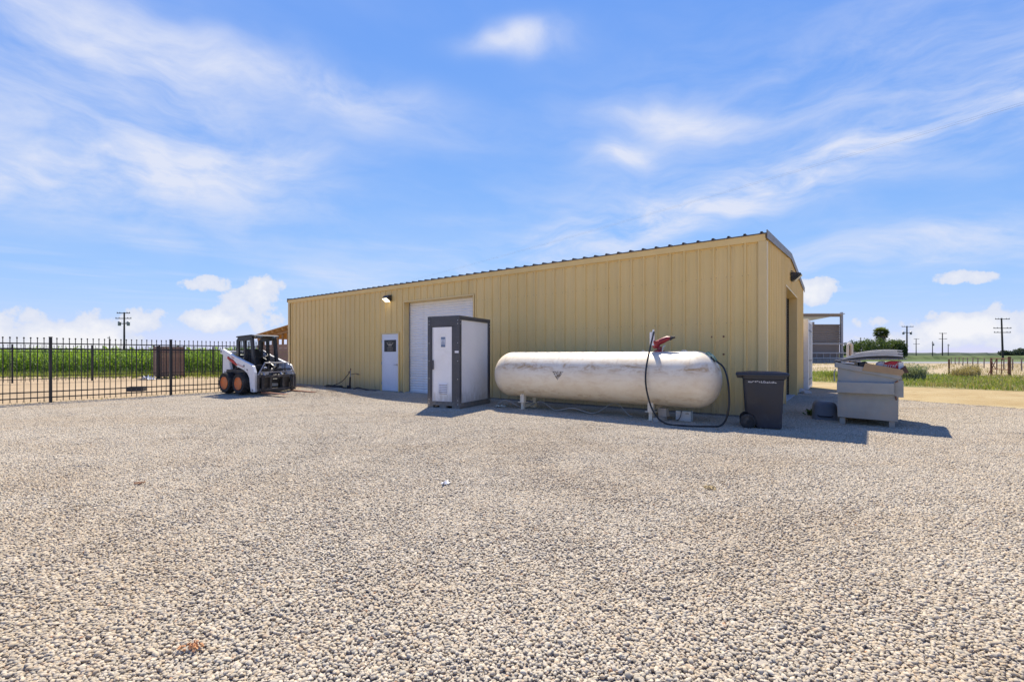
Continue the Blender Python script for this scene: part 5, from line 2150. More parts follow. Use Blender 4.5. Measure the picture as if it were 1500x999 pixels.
    for (x, y, z, r_) in ((1.16, -0.36, 0.86, 0.045), (1.15, -0.12, 0.80, 0.05), (1.15, 0.16, 0.86, 0.04), (1.14, 0.33, 0.78, 0.055), (1.12, 0.02, 0.95, 0.04)):
        m = MB()
        m.lathe([(0, -0.06), (r_, -0.06), (r_, 0.0), (r_ * 0.6, 0.02), (r_ * 0.6, 0.07), (0, 0.07)], 10, Matrix.Translation((x, y, z)) @ Matrix.Rotation(R(70), 4, 'Y'))
        m.build('coupler', 'steel', hit, smooth=True)
    m = MB()
    m.box(0.845, 0.90, -0.22, 0.26, 0.24, 0.34)
    m.build('front_plate', 'machine_white', t, bevel=0.01)
    for y in (-0.38, 0.40):
        m = MB()
        m.box(1.262, 1.268, y - 0.07, y + 0.07, 0.66, 0.74)
        m.build('reflector_plate', 'steel', hit)
    for y in (-0.30, 0.30):
        m = MB()
        m.cyl((0.95, y, 0.72), (1.12, y, 0.50), 0.04, 10)
        m.build('tilt_cylinder', 'steel', hit, smooth=True)
    m = MB()
    m.tube(arc_pts([(0.8, 0.12, 0.85), (0.98, 0.05, 0.90), (1.12, -0.05, 0.75), (1.15, -0.15, 0.60)], 6), 0.016, 6)
    m.tube(arc_pts([(0.8, 0.18, 0.82), (1.0, 0.16, 0.86), (1.13, 0.10, 0.72), (1.15, 0.05, 0.58)], 6), 0.016, 6)
    o = m.build('hydraulic_hose', 'hose_black', hit, smooth=True)
    for y in (-0.30, 0.30):
        m = MB()
        m.box(0.842, 0.88, y - 0.10, y + 0.10, 0.36, 0.46)
        m.build('step', 'steel', t)
    return t


build_loader()

# ================================================================== iron fences
def fence(start, along, length, spacing, label, group, h=1.83, picket=0.132, name='iron_fence'):
    rz = math.atan2(along.y, along.x)
    t = thing(name, label, 'fence', start, rz, group)
    m = MB()
    m.box(-0.032, 0.032, -0.032, 0.032, 0.0, h + 0.02)
    m.box(-0.038, 0.038, -0.038, 0.038, h + 0.0205, h + 0.035)
    post0 = m.build('post', 'iron_black', t)
    n = int(round(length / spacing))
    for i in range(1, n + 1):
        clone(post0, (i * spacing, 0, 0))
    m = MB()
    m.box(0.033, spacing - 0.033, -0.016, 0.016, -0.016, 0.016)
    rail0 = m.build('rail', 'iron_black', t)
    rail0.location = (0, 0, 0.16)
    first = True
    for i in range(n):
        for z in (0.16, 0.32, h - 0.32, h - 0.16):
            if first:
                first = False
                continue
            clone(rail0, (i * spacing, 0, z))
    m = MB()
    m.box(-0.0085, 0.0085, -0.0085, 0.0085, 0.05, h - 0.035)
    m.lathe([(0.0, h - 0.04), (0.016, h - 0.025), (0.020, h - 0.008), (0.013, h + 0.008), (0.0, h + 0.016)], 8)
    pk = m.build('picket', 'iron_black', t)
    per = int(round(spacing / picket))
    ini = False
    for i in range(n):
        for j in range(1, per):
            loc = (i * spacing + spacing * j / per, 0, 0)
            if not ini:
                pk.location = loc
                ini = True
            else:
                clone(pk, loc)
    return t


fence(FENCE0 - W * 5.68, W, 5.68 + 5.68, 2.84, 'black iron picket fence edging the gravel yard, nearest to the camera', 'iron picket fences')
f2 = ground_at(18, 561.5)
fence(f2 - W * 8.52, W, 8.52 + 19.88, 2.84, 'second black iron picket fence farther off, in front of the corn', 'iron picket fences', picket=0.142)

# ================================================================== brown board enclosure behind the fence
def board_box(px0, px1, py, h, name, label, depth):
    a = ground_at(px0, py)
    b = ground_at(px1, py - 1.2)
    d = (b - a)
    w = d.length
    rz = math.atan2(d.y, d.x)
    t = thing(name, label, 'enclosure', a, rz)
    for x, y in ((0, 0), (w - 0.07, 0), (0, depth - 0.07), (w - 0.07, depth - 0.07)):
        m = MB()
        m.box(x, x + 0.07, y, y + 0.07, 0, h + 0.01)
        m.build('post', mat('post_brown', (0.05, 0.035, 0.03), 0.7) if 'post_brown' not in bpy.data.materials else bpy.data.materials['post_brown'], t)
    nb = 8
    bh = (h - 0.1) / nb
    m = MB()
    m.box(0.071, w - 0.071, 0.012, 0.042, 0.004, bh - 0.004)
    b0 = m.build('board', 'brown_board', t)
    b0.location = (0, 0, 0.06)
    m = MB()
    m.box(0.012, 0.042, 0.071, depth - 0.071, 0.004, bh - 0.004)
    s0 = m.build('board', 'brown_board', t)
    s0.location = (0, 0, 0.06)
    for i in range(nb):
        z = 0.06 + i * bh
        if i:
            clone(b0, (0, 0, z))
            clone(s0, (0, 0, z))
        clone(b0, (0, depth - 0.054, z))
        clone(s0, (w - 0.054, 0, z))
    m = MB()
    m.box(0.0, w, 0.0, depth, h + 0.011, h + 0.05)
    m.build('cap', bpy.data.materials['post_brown'], t)
    return t


board_box(232.5, 271, 553.5, 1.90, 'board_enclosure', 'brown board enclosure standing alone between the two iron fences', 1.3)

# ================================================================== timber shelter with brown board wall behind the shed
def timber_shelter():
    p = ground_at(384, 556.5)
    t = thing('timber_shelter', 'timber framed lean-to with brown board walls beyond the shed end', 'shelter', p, SHED_RZ)
    # x to the right along the shed line, y away; board wall faces the camera; roof climbs to the right
    w = 5.0
    nb = 9
    hh = 1.88

    def rz_(x):
        return 2.20 + 0.115 * x
    for i in range(nb):
        m = MB()
        m.box(-0.6, w, 0.0, 0.03, 0.02 + i * hh / nb + 0.004, 0.02 + (i + 1) * hh / nb - 0.004)
        m.build('board', 'brown_board', t)
    for k in range(11):
        x = -0.56 + k * 0.52
        m = MB()
        m.box(x, x + 0.08, 0.031, 0.111, 0.0, rz_(x) - 0.001)
        m.build('stud', 'wood', t)
    m = MB()
    m.prism([(-0.6, rz_(-0.6)), (w, rz_(w)), (w, rz_(w) + 0.10), (-0.6, rz_(-0.6) + 0.10)], 0.02, 0.12, 'Y')
    m.build('head_beam', 'wood', t)
    for k in range(11):
        x = -0.56 + k * 0.52
        z = rz_(x) + 0.106
        m = MB()
        m.box(x, x + 0.05, -0.22, 2.6, z, z + 0.13)
        m.build('rafter', 'wood_new', t)
    m = MB()
    m.prism([(-0.75, rz_(-0.75) + 0.245), (w, rz_(w) + 0.245), (w, rz_(w) + 0.275), (-0.75, rz_(-0.75) + 0.275)], -0.26, 2.65, 'Y')
    m.build('roof_deck', 'wood_new', t)
    for k in range(4):
        x = -0.56 + k * 1.56
        m = MB()
        m.box(x, x + 0.09, 2.4, 2.49, 0.0, rz_(x) + 0.10)
        m.build('post', 'wood', t)


timber_shelter()

# timber baulk lying at the shed's far end, plastic crate and white bag beyond the fence
p = shed_pt(SHED_L + 0.25, 0.0)
o = thing('timber_stack', 'short brown timbers stacked against the far end of the shed', 'timber', p, SHED_RZ)
for i in range(3):
    m = MB()
    m.box(-0.35, 0.2, -0.15, 0.15, i * 0.15 + 0.002, i * 0.15 + 0.146)
    q = m.build('timber', 'wood', o, bevel=0.006)
    q.rotation_euler = (0, 0, 0.06 * (i - 1))


def crate():
    p = ground_at(200, 573)
    t = thing('plastic_crate', 'dark open plastic crate on the dirt just beyond the near fence', 'crate', p, R(20))
    for nm, b in (('base', (-0.25, 0.25, -0.17, 0.17, 0, 0.012)), ('side', (-0.25, 0.25, -0.17, -0.155, 0.0125, 0.17)), ('side', (-0.25, 0.25, 0.155, 0.17, 0.0125, 0.17)),
                  ('end', (-0.25, -0.235, -0.1545, 0.1545, 0.0125, 0.17)), ('end', (0.235, 0.25, -0.1545, 0.1545, 0.0125, 0.17))):
        m = MB()
        m.box(*b)
        m.build(nm, 'bin_plastic', t)


crate()
scrap('white_sack', 218, 555.5, 0.55, 0.4, 'paper_white', 'crumpled white sack on the dirt between the two fences', 'sack', 12, 0.16).location.z = -0.04
for k in range(2):
    pass


# ================================================================== leaf and blade geometry
class Leaves:
    """triangles and strips gathered with a tone per vertex, linked as one mesh"""
    def __init__(self):
        self.V, self.F, self.T = [], [], []
        self.n = 0

    def tri_blades(self, base, h, w, lean, tone, bend=True):
        N = len(base)
        a = nrg.uniform(0, 2 * np.pi, N)
        side = np.stack([np.cos(a), np.sin(a), np.zeros(N)], 1)
        b = nrg.uniform(0, 2 * np.pi, N)
        ln = np.stack([np.cos(b), np.sin(b), np.zeros(N)], 1) * (lean * h)[:, None]
        up = np.array([0, 0, 1.0])
        p0 = base - side * (w / 2)[:, None]
        p1 = base + side * (w / 2)[:, None]
        mid = base + ln * 0.35 + up * (h * 0.6)[:, None]
        m0, m1 = mid - side * (w * 0.35)[:, None], mid + side * (w * 0.35)[:, None]
        tip = base + ln + up * (h * (1 - 0.25 * lean))[:, None]
        V = np.stack([p0, p1, m1, m0, tip], 1).reshape(-1, 3)
        i0 = np.arange(N) * 5 + self.n
        self.F += [tuple(q) for q in np.stack([i0, i0 + 1, i0 + 2, i0 + 3], 1).tolist()]
        self.F += [tuple(q) for q in np.stack([i0 + 3, i0 + 2, i0 + 4], 1).tolist()]
        self.V.append(V)
        self.T.append(np.repeat(tone, 5))
        self.n += 5 * N

    def cards(self, c, size, tone, flat=0.4):
        """leaf-sized quads turned every way"""
        N = len(c)
        d = nrg.normal(size=(N, 3))
        d /= np.linalg.norm(d, axis=1)[:, None]
        e = nrg.normal(size=(N, 3))
        e -= d * (e * d).sum(1)[:, None]
        e /= np.linalg.norm(e, axis=1)[:, None]
        s = size[:, None]
        V = np.stack([c - d * s, c + e * s * flat, c + d * s, c - e * s * flat], 1).reshape(-1, 3)
        i0 = np.arange(N) * 4 + self.n
        self.F += [tuple(q) for q in np.stack([i0, i0 + 1, i0 + 2, i0 + 3], 1).tolist()]
        self.V.append(V)
        self.T.append(np.repeat(tone, 4))
        self.n += 4 * N

    def build(self, name, material, parent=None):
        V = np.vstack(self.V)
        T = np.concatenate(self.T)
        me = bpy.data.meshes.new(name)
        me.from_pydata(V.tolist(), [], self.F)
        at = me.attributes.new('tone', 'FLOAT', 'POINT')
        at.data.foreach_set('value', T.astype(np.float32))
        me.materials.append(MT[material] if isinstance(material, str) else material)
        o = bpy.data.objects.new(name, me)
        COL.objects.link(o)
        o.parent = parent
        return o


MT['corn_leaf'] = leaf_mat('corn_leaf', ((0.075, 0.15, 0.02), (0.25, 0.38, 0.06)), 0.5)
MT['grass_leaf'] = leaf_mat('grass_leaf', ((0.13, 0.19, 0.035), (0.27, 0.31, 0.075)), 0.4)
MT['dry_leaf'] = leaf_mat('dry_leaf', ((0.30, 0.25, 0.12), (0.42, 0.36, 0.20)), 0.3)
MT['sage_leaf'] = leaf_mat('sage_leaf', ((0.16, 0.20, 0.12), (0.30, 0.34, 0.22)), 0.3)
MT['tree_leaf'] = leaf_mat('tree_leaf', ((0.030, 0.058, 0.016), (0.115, 0.165, 0.045)), 0.35)
MT['far_leaf'] = leaf_mat('far_leaf', ((0.045, 0.065, 0.045), (0.085, 0.11, 0.065)), 0.2)
MT['palm_leaf'] = leaf_mat('palm_leaf', ((0.07, 0.10, 0.025), (0.24, 0.27, 0.08)), 0.35)
MT['palm_dry'] = mat('palm_dry', (0.20, 0.15, 0.09), 0.9, var=0.2)
MT['bark'] = mat('bark', (0.10, 0.075, 0.055), 0.9, var=0.3)


def corn():
    L = Leaves()
    pos = []
    for row in range(26):
        y = 31.8 + row * 0.76 if row < 14 else 42.5 + (row - 14) * 2.2
        x0 = -1.22 * y - 3
        x1 = -0.30 * y
        st = 0.21 if row < 8 else (0.3 if row < 14 else 0.5)
        x = x0
        while x < x1:
            pos.append((x + rng.uniform(-0.06, 0.06), y + rng.uniform(-0.09, 0.09), row))
            x += st * rng.uniform(0.8, 1.25)
    P = np.array([(a, b, -0.02) for a, b, _ in pos])
    N = len(P)
    H = nrg.normal(1.68, 0.10, N) + 0.08 * np.sin(P[:, 0] * 0.5)
    # stalks
    L.tri_blades(P, H, np.full(N, 0.035), nrg.uniform(0, 0.04, N), nrg.uniform(0.1, 0.5, N))
    # arching leaves: each a bent strip of three quads
    up = np.array([0, 0, 1.0])
    for k in range(9):
        f = 0.16 + 0.095 * k
        keep = np.ones(N, bool)
        base = P + up * (H * f)[:, None]
        a = nrg.uniform(0, 2 * np.pi, N)
        d = np.stack([np.cos(a), np.sin(a), np.zeros(N)], 1)
        s = np.stack([-np.sin(a), np.cos(a), np.zeros(N)], 1)
        ln = nrg.uniform(0.45, 0.75, N) * (1.0 if k < 6 else 0.75)
        rise = nrg.uniform(0.25, 0.60, N) * (1.0 if k < 6 else 1.25)
        w = nrg.uniform(0.03, 0.05, N)
        q1 = base + d * (ln * 0.35)[:, None] + up * (ln * rise * 0.8)[:, None]
        q2 = base + d * (ln * 0.75)[:, None] + up * (ln * rise * 0.75)[:, None]
        q3 = base + d * (ln * 1.0)[:, None] + up * (ln * (rise * 0.75 - nrg.uniform(0.1, 0.55, N)))[:, None]
        V = np.stack([base - s * 0.012, base + s * 0.012, q1 + s * w[:, None], q1 - s * w[:, None], q2 + s * (w * 0.8)[:, None], q2 - s * (w * 0.8)[:, None], q3], 1).reshape(-1, 3)
        i0 = np.arange(N) * 7 + L.n
        L.F += [tuple(q) for q in np.stack([i0, i0 + 1, i0 + 2, i0 + 3], 1).tolist()]
        L.F += [tuple(q) for q in np.stack([i0 + 3, i0 + 2, i0 + 4, i0 + 5], 1).tolist()]
        L.F += [tuple(q) for q in np.stack([i0 + 5, i0 + 4, i0 + 6], 1).tolist()]
        L.V.append(V)
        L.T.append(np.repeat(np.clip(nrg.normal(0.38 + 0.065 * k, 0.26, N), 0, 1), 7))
        L.n += 7 * N
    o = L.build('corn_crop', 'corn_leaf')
    tag(o, 'dense green corn standing beyond the two iron fences', 'corn', kind='stuff')


corn()


def grow(name, label, cat, material, count, sampler, h, w, lean, parent=None):
    L = Leaves()
    b = np.array([sampler() for _ in range(count)])
    N = len(b)
    L.tri_blades(b, nrg.uniform(h[0], h[1], N) * nrg.uniform(0.5, 1.0, N), nrg.uniform(w[0], w[1], N), nrg.uniform(lean[0], lean[1], N), np.clip(nrg.normal(0.5, 0.28, N), 0, 1))
    o = L.build(name, material)
    return tag(o, label, cat, kind='stuff')


def in_poly(x, y, poly):
    c = False
    j = len(poly) - 1
    for i in range(len(poly)):
        xi, yi = poly[i]
        xj, yj = poly[j]
        if (yi > y) != (yj > y) and x < (xj - xi) * (y - yi) / (yj - yi) + xi:
            c = not c
        j = i
    return c


def verge_sampler():
    while True:
        y = rng.uniform(12, 58)
        x = rng.uniform(13, 50)
        if in_poly(x, y, verge):
            # clumpy: denser towards the track
            n = math.sin(x * 1.3 + y * 0.7) + math.sin(y * 1.9 - x * 0.4) + math.sin(x * 0.35)
            if n > -1.4 + rng.uniform(0, 1.6):
                return (x, y, -0.03)


grow('verge_grass', 'green unmown grass along the far side of the dirt track', 'grass', 'grass_leaf', 34000, verge_sampler, (0.14, 0.36), (0.015, 0.035), (0.1, 0.7))


def dry_sampler():
    while True:
        y = rng.uniform(14, 70)
        x = rng.uniform(0.45 * y, 1.35 * y)
        n = math.sin(x * 0.9 + y * 0.5) + math.sin(y * 0.8 - x * 0.7)
        edge = in_poly(x, y, verge)
        if x > 14 and not in_poly(x, y, track) and (n > 0.9 or edge and n > 0.2):
            return (x, y, -0.03)


grow('dry_grass', 'dry yellow grass tufts scattered over the verge and paddock', 'dry grass', 'dry_leaf', 9000, dry_sampler, (0.12, 0.42), (0.012, 0.03), (0.1, 0.6))


def left_weeds():
    while True:
        y = rng.uniform(24, 32.2)
        x = rng.uniform(-1.2 * y - 3, -0.45 * y)
        f = (y - 24) / 8.2
        if rng.random() < f ** 3:
            return (x, y, -0.03)


grow('field_edge_grass', 'bright green grass fringe along the foot of the corn', 'grass', 'grass_leaf', 12000, left_weeds, (0.10, 0.50), (0.015, 0.04), (0.1, 0.6))


def fence_foot():
    t_ = rng.uniform(-5.7, 5.6)
    q = FENCE0 + W * t_ + U * rng.gauss(0.05, 0.16)
    return (q.x, q.y, -0.03)


grow('fence_weeds', 'thin dry weeds along the foot of the near iron fence', 'weeds', 'dry_leaf', 900, fence_foot, (0.04, 0.20), (0.006, 0.014), (0.1, 0.8))


def weed(px, py, r, h, material, label, n=420, name='weed_bush'):
    p = ground_at(px, py)
    L = Leaves()
    a = nrg.uniform(0, 2 * np.pi, n)
    rr = r * np.sqrt(nrg.uniform(0, 1, n)) * 0.55
    base = np.stack([rr * np.cos(a), rr * np.sin(a), np.full(n, -0.03)], 1)
    L.tri_blades(base, nrg.uniform(0.45, 1.0, n) * h, nrg.uniform(0.015, 0.04, n), nrg.uniform(0.1, 0.75, n), np.clip(nrg.normal(0.5, 0.3, n), 0, 1))
    c = np.stack([nrg.normal(0, r * 0.45, n), nrg.normal(0, r * 0.45, n), nrg.uniform(0.1, 0.9, n) * h], 1)
    L.cards(c, nrg.uniform(0.02, 0.06, n), np.clip(nrg.normal(0.5, 0.3, n), 0, 1))
    t = thing(name, label, 'weed', p)
    L.build('foliage', material, t)
    m = MB()
    for k in range(5):
        b = rng.uniform(0, 6.28)
        m.tube([(0, 0, -0.03), (0.3 * r * math.cos(b), 0.3 * r * math.sin(b), 0.6 * h)], [0.012, 0.005], 5)
    m.build('stem', 'bark', t)
    return t


weed(1337, 556, 1.0, 1.0, 'sage_leaf', 'grey green weed bush just behind the dumpster', 900)
weed(1410, 552, 0.9, 0.75, 'dry_leaf', 'dry yellow weed bush in the paddock near the lone post', 520)
weed(1424, 551, 0.7, 0.9, 'dry_leaf', 'taller dry yellow weed bush left of the rusty gate', 420)
weed(1222, 553, 0.8, 0.5, 'grass_leaf', 'low green weed clump seen between container and dumpster', 300)
weed(1190, 609, 0.14, 0.16, 'tree_leaf', 'tiny dark weed in the shaded gravel beside the grey tub', 120)

# ================================================================== things far behind, right of the shed
def container():
    o = C0 + W * 10.35 + Vector((0.8046, -0.5937, 0)) * 0.16
    t = thing('shipping_container', 'white shipping container parked close behind the shed', 'container', o, SHED_RZ)
    h, wd, ln = 2.75, 2.44, 6.06
    # x to the left is the long side; end doors face right (x = 0)
    for x in (-0.16, -ln):
        for y in (0, wd - 0.16):
            m = MB()
            m.box(x, x + 0.16, y, y + 0.16, 0.0, h)
            m.build('corner_post', 'machine_white', t, bevel=0.005)
    for z in (0.0, h - 0.12):
        for y in (0.01, wd - 0.12):
            m = MB()
            m.box(-ln + 0.16, -0.16, y, y + 0.11, z, z + 0.12)
            m.build('rail', 'machine_white', t)
        m = MB()
        m.box(-0.13, -0.01, 0.16, wd - 0.16, z, z + 0.12)
        m.build('rail', 'machine_white', t)
    def corr(n, length, dep):
        pr = []
        for i in range(n):
            a = length * i / n
            s = length / n
            pr += [(a, 0), (a + 0.3 * s, 0), (a + 0.5 * s, dep), (a + 0.8 * s, dep)]
        return pr + [(length, 0)]
    for y, sg in ((0.03, 1), (wd - 0.03, -1)):
        m = MB()
        ribbed(m, corr(21, ln - 0.32, 0.036), lambda x, f, k: (-0.16 - x, y + sg * f, 0.12 if k == 0 else h - 0.12))
        m.build('side_sheet', 'machine_white', t)
    for k in range(2):
        m = MB()
        ya = 0.165 + k * (wd / 2 - 0.16)
        m.box(-0.07, -0.035, ya, ya + wd / 2 - 0.17, 0.125, h - 0.125)
        d = m.build('end_door', 'machine_white', t)
        for q in (0.25, 0.75):
            m = MB()
            yy = ya + (wd / 2 - 0.17) * q
            m.cyl((-0.015, yy, 0.10), (-0.015, yy, h - 0.10), 0.017, 8)
            m.build('lock_rod', 'steel', d)
            for zz in (0.35, 1.1, 2.3):
                m = MB()
                m.box(-0.034, 0.004, yy - 0.04, yy + 0.04, zz, zz + 0.06)
                m.build('rod_bracket', 'grey_steel', d)
    m = MB()
    m.box(-ln + 0.02, -0.02, 0.02, wd - 0.02, h - 0.018, h + 0.006)
    m.build('roof_sheet', 'machine_white', t)
    m = MB()
    m.box(-ln + 0.02, -0.14, 0.13, wd - 0.13, 0.02, 0.11)
    m.build('floor', 'grey_steel', t)


container()
# white rubble at the container's foot
for (px_, py_, s, seed, lb) in ((1174, 576, 0.16, 1, 'white broken rubble lump against the shed end'), (1181, 577, 0.13, 2, 'smaller white rubble lump beside the container foot')):
    r = np.random.default_rng(seed)
    bm = bmesh.new()
    bmesh.ops.create_icosphere(bm, subdivisions=2, radius=1)
    m = MB()
    m._add([Vector((v.co.x * s * 1.3, v.co.y * s, max(-0.2, v.co.z) * s * 0.8)) * (1 + 0.18 * math.sin(v.co.x * 5 + seed) * math.cos(v.co.y * 4)) for v in bm.verts], [tuple(v.index for v in f.verts) for f in bm.faces])
    bm.free()
    o = m.build('rubble_lump', 'concrete', None)
    o.location = ground_at(px_, py_) + Vector((0, 0, 0.03))
    tag(o, lb, 'rubble')


def open_barn():
    Y = 80.0
    x0 = (1178 - 750) / FPX * Y
    x1 = (1236 - 750) / FPX * Y

    def zz(py):
        return CAM_H + (HOR - py) * Y / FPX
    t = thing('open_barn', 'open sided barn with flat roof and brown ribbed wall beyond the paddock', 'barn', (x0, Y, 0), 0)
    w = x1 - x0
    MT['barn_brown'] = mat('barn_brown', (0.25, 0.205, 0.165), 0.7, var=0.08)
    ztop, zroof, zw1, zw0 = zz(459.5), zz(464.5), zz(474.5), zz(505)
    for x in (w - 0.45, -6.0, -14.0):
        for y in (0.0, 7.6):
            m = MB()
            m.box(x, x + 0.35, y, y + 0.35, -0.05, ztop + (0.25 if y == 0 else -0.9))
            m.build('post', 'grey_steel', t)
    m = MB()
    m.prism([(-0.35, ztop - 0.10), (8.6, ztop - 0.55), (8.6, ztop - 0.45), (-0.35, ztop + 0.02)], -15, w - 0.02, 'X')
    m.build('roof', mat('barn_roof', (0.5, 0.5, 0.49), 0.5), t)
    m = MB()
    m.box(-15, w - 0.46, -0.05, 0.2, zroof + 0.05, ztop - 0.101)
    m.build('fascia_beam', 'barn_brown', t)
    nb = 9
    for i in range(nb):
        za = zw0 + (zw1 - zw0) * i / nb
        zb = zw0 + (zw1 - zw0) * (i + 1) / nb
        m = MB()
        m.prism([(1.0, za), (0.86, za + 0.12), (0.86, zb - 0.10), (1.0, zb - 0.01), (1.1, zb - 0.01), (1.1, za)], -15, w - 0.05, 'X')
        m.build('wall_sheet', 'barn_brown', t)
    m = MB()
    m.box(-15, w - 0.05, 1.0, 1.12, -0.05, zw0 - 0.01)
    m.build('low_wall', 'barn_brown', t)
    for py_, mt_ in ((503.5, 'concrete'), (517, 'concrete'), (524.5, 'concrete')):
        m = MB()
        m.box(-15, w + (0.3 if py_ < 510 else 3.5), -0.32, -0.20, zz(py_) - 0.11, zz(py_) + 0.11)
        m.build('rail', mt_, t)
    for i in range(14):
        m = MB()
        x = -6 + i * 1.15
        m.box(x, x + 0.12, -0.19, -0.07, -0.05, zz(517))
        m.build('rail_post', 'grey_steel', t)
    m = MB()
    m.box(-15, w + 3.2, 0.3, 0.9, -0.05, zz(526))
    m.build('feed_trough', 'concrete', t)
    for i, (x, h_) in enumerate(((-1.2, 1.2), (-0.4, 1.4), (0.3, 1.0))):
        m = MB()
        m.box(x, x + 0.35, -0.9, -0.55, zz(518), zz(518) + h_)
        m.build('stanchion', 'black_paint', t)


open_barn()


def pipe_loop():
    Y = 60.0
    x = (1245 - 750) / FPX * Y
    t = thing('pipe_loop', 'tall pale inverted U pipe standing in front of the trees', 'pipe', (x, Y, 0))
    h = CAM_H + (HOR - 503.5) * Y / FPX
    r = 0.27
    m = MB()
    pts = [(-r, 0, -0.05)] + [(-r, 0, h - r)] + [(r * math.cos(a), 0, h - r + r * math.sin(a)) for a in [math.pi * (1 - i / 8) for i in range(1, 8)]] + [(r, 0, h - r), (r, 0, -0.05)]
    m.tube(pts, 0.15, 10)
    m.build('pipe', mat('pale_pipe', (0.62, 0.54, 0.44), 0.6, var=0.1), t, smooth=True)
    m = MB()
    m.cyl((0, 0.02, -0.05), (0, 0.02, h - 0.75), 0.075, 8)
    m.build('inner_pipe', 'rust', t)


pipe_loop()


def pole(px, top_py, Y, arms, label, transformers=(), base_z=-0.1, r=0.16, lean=0.0, name='utility_pole'):
    x = (px - 750) / FPX * Y
    zt = CAM_H + (HOR - top_py) * Y / FPX
    t = thing(name, label, 'pole', (x, Y, 0), 0, 'wooden utility poles')
    m = MB()
    m.tube([(lean * zt, 0, base_z), (0, 0, zt)], [r * 1.2, r * 0.8], 10)
    m.build('shaft', 'pole_wood', t)
    for (py, half) in arms:
        z = CAM_H + (HOR - py) * Y / FPX
        hw = half * Y / FPX
        m = MB()
        m.box(-hw, hw, -r - 0.09, -r + 0.02, z - 0.10, z + 0.06)
        a = m.build('cross_arm', 'pole_wood', t)
        for q in (-0.95, -0.55, 0.55, 0.95):
            m = MB()
            m.lathe([(0.0, 0), (0.05, 0), (0.08, 0.08), (0.08, 0.14), (0.05, 0.2), (0, 0.22)], 8, Matrix.Translation((q * hw, -r - 0.03, z + 0.06)))
            m.build('insulator', 'concrete', a)
    for (py, off) in transformers:
        z = CAM_H + (HOR - py) * Y / FPX
        m = MB()
        m.lathe([(0, -0.5), (0.27, -0.5), (0.30, -0.45), (0.30, 0.4), (0.2, 0.5), (0, 0.52)], 14, Matrix.Translation((off * Y / FPX, -0.1, z)))
        m.build('transformer', 'grey_steel', t, smooth=True)
    return t


pole(182, 457.5, 104, [(458.8, 9.5), (466.5, 11.5), (474, 7)], 'dark utility pole with transformers rising over the corn', [(474, -6.5), (474, 6.5)], r=0.19)
pole(160, 492.5, 190, [(495, 2.0)], 'short distant utility pole left of the corn pole', r=0.15)
pole(1467, 466, 121, [(467.5, 10.5), (480.8, 13), (487, 12.2)], 'tall dark utility pole with three cross arms at far right', r=0.2, lean=0.035)
pole(1380.5, 487.5, 200, [(488.5, 5.2), (496.5, 6)], 'utility pole with two cross arms, right of the transformer poles', r=0.2)
pole(1366, 500, 230, [(503, 1.6)], 'short utility pole with a single can, between two taller poles', [(505, 1.2)], r=0.17)
pole(1389, 504, 260, [(506, 1.5)], 'faint short distant pole just right of the two armed pole', r=0.17)
pole(1328.5, 477.5, 153, [(478.6, 8.5), (487.5, 6)], 'utility pole with two transformers right of the palm', [(488.0, -5.5), (488.0, 5.5)], r=0.22)
pole(1342, 496, 260, [(496.6, 4), (504, 4.5)], 'smaller distant utility pole right of the transformer pole', r=0.2)
pole(1260.5, 494.5, 260, [(496, 1.5)], 'tip of a distant pole showing above the round trees', r=0.2)


def wire(a, b, sag, r, label):
    a, b = Vector(a), Vector(b)
    m = MB()
    pts = []
    for i in range(41):
        u_ = i / 40
        p = a.lerp(b, u_)
        p.z -= sag * 4 * u_ * (1 - u_)
        pts.append(p)
    m.tube(pts, r, 5)
    return tag(m.build('overhead_wire', 'grey_steel', None), label, 'wire', 'overhead wires')


wire((31.0, -5.7, 9.6), (-24.0, 65.8, 9.9), 0.75, 0.0028, 'thin overhead wire crossing the sky at upper right, lower of two')
wire((31.6, -5.0, 10.0), (-23.4, 66.5, 10.3), 0.75, 0.0022, 'thin overhead wire crossing the sky at upper right, upper of two')


# --- trees
def tree(name, label, cat, x, y, blobs, trunk_h, leaf, count, size, material='tree_leaf', group=None):
    t = thing(name, label, cat, (x, y, 0), 0, group)
    L = Leaves()
    vol = np.array([b[3] * b[4] * b[5] for b in blobs])
    for b, v in zip(blobs, vol):
        n = int(count * v / vol.sum())
        d = nrg.normal(size=(n, 3))
        d /= np.linalg.norm(d, axis=1)[:, None]
        rr = nrg.uniform(0.45, 1.0, n) ** 0.5
        lump = 1 + 0.16 * np.sin(d[:, 0] * 6 + b[0]) * np.cos(d[:, 2] * 7 + b[1]) + 0.12 * np.sin(d[:, 1] * 9)
        c = np.array(b[:3]) + d * (rr * lump)[:, None] * np.array(b[3:6])
        c = c[c[:, 2] > -0.1]
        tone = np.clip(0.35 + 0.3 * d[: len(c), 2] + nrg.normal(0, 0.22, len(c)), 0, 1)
        L.cards(c, nrg.uniform(size[0], size[1], len(c)), tone, 0.6)
    L.build('crown', material, t)
    m = MB()
    m.tube([(0, 0, -0.1), (0.05, 0.02, trunk_h * 0.5), (0.0, 0.0, trunk_h)], [0.22, 0.17, 0.12], 8)
    for k in range(4):
        a = rng.uniform(0, 6.28)
        m.tube([(0, 0, trunk_h * 0.6), (0.5 * math.cos(a), 0.5 * math.sin(a), trunk_h * 1.1), (1.1 * math.cos(a), 1.1 * math.sin(a), trunk_h * 1.6)], [0.09, 0.06, 0.03], 6)
    m.build('trunk', 'bark', t)
    return t


def tx(px, Y):
    return (px - 750) / FPX * Y


def th(py, Y):
    return CAM_H + (HOR - py) * Y / FPX


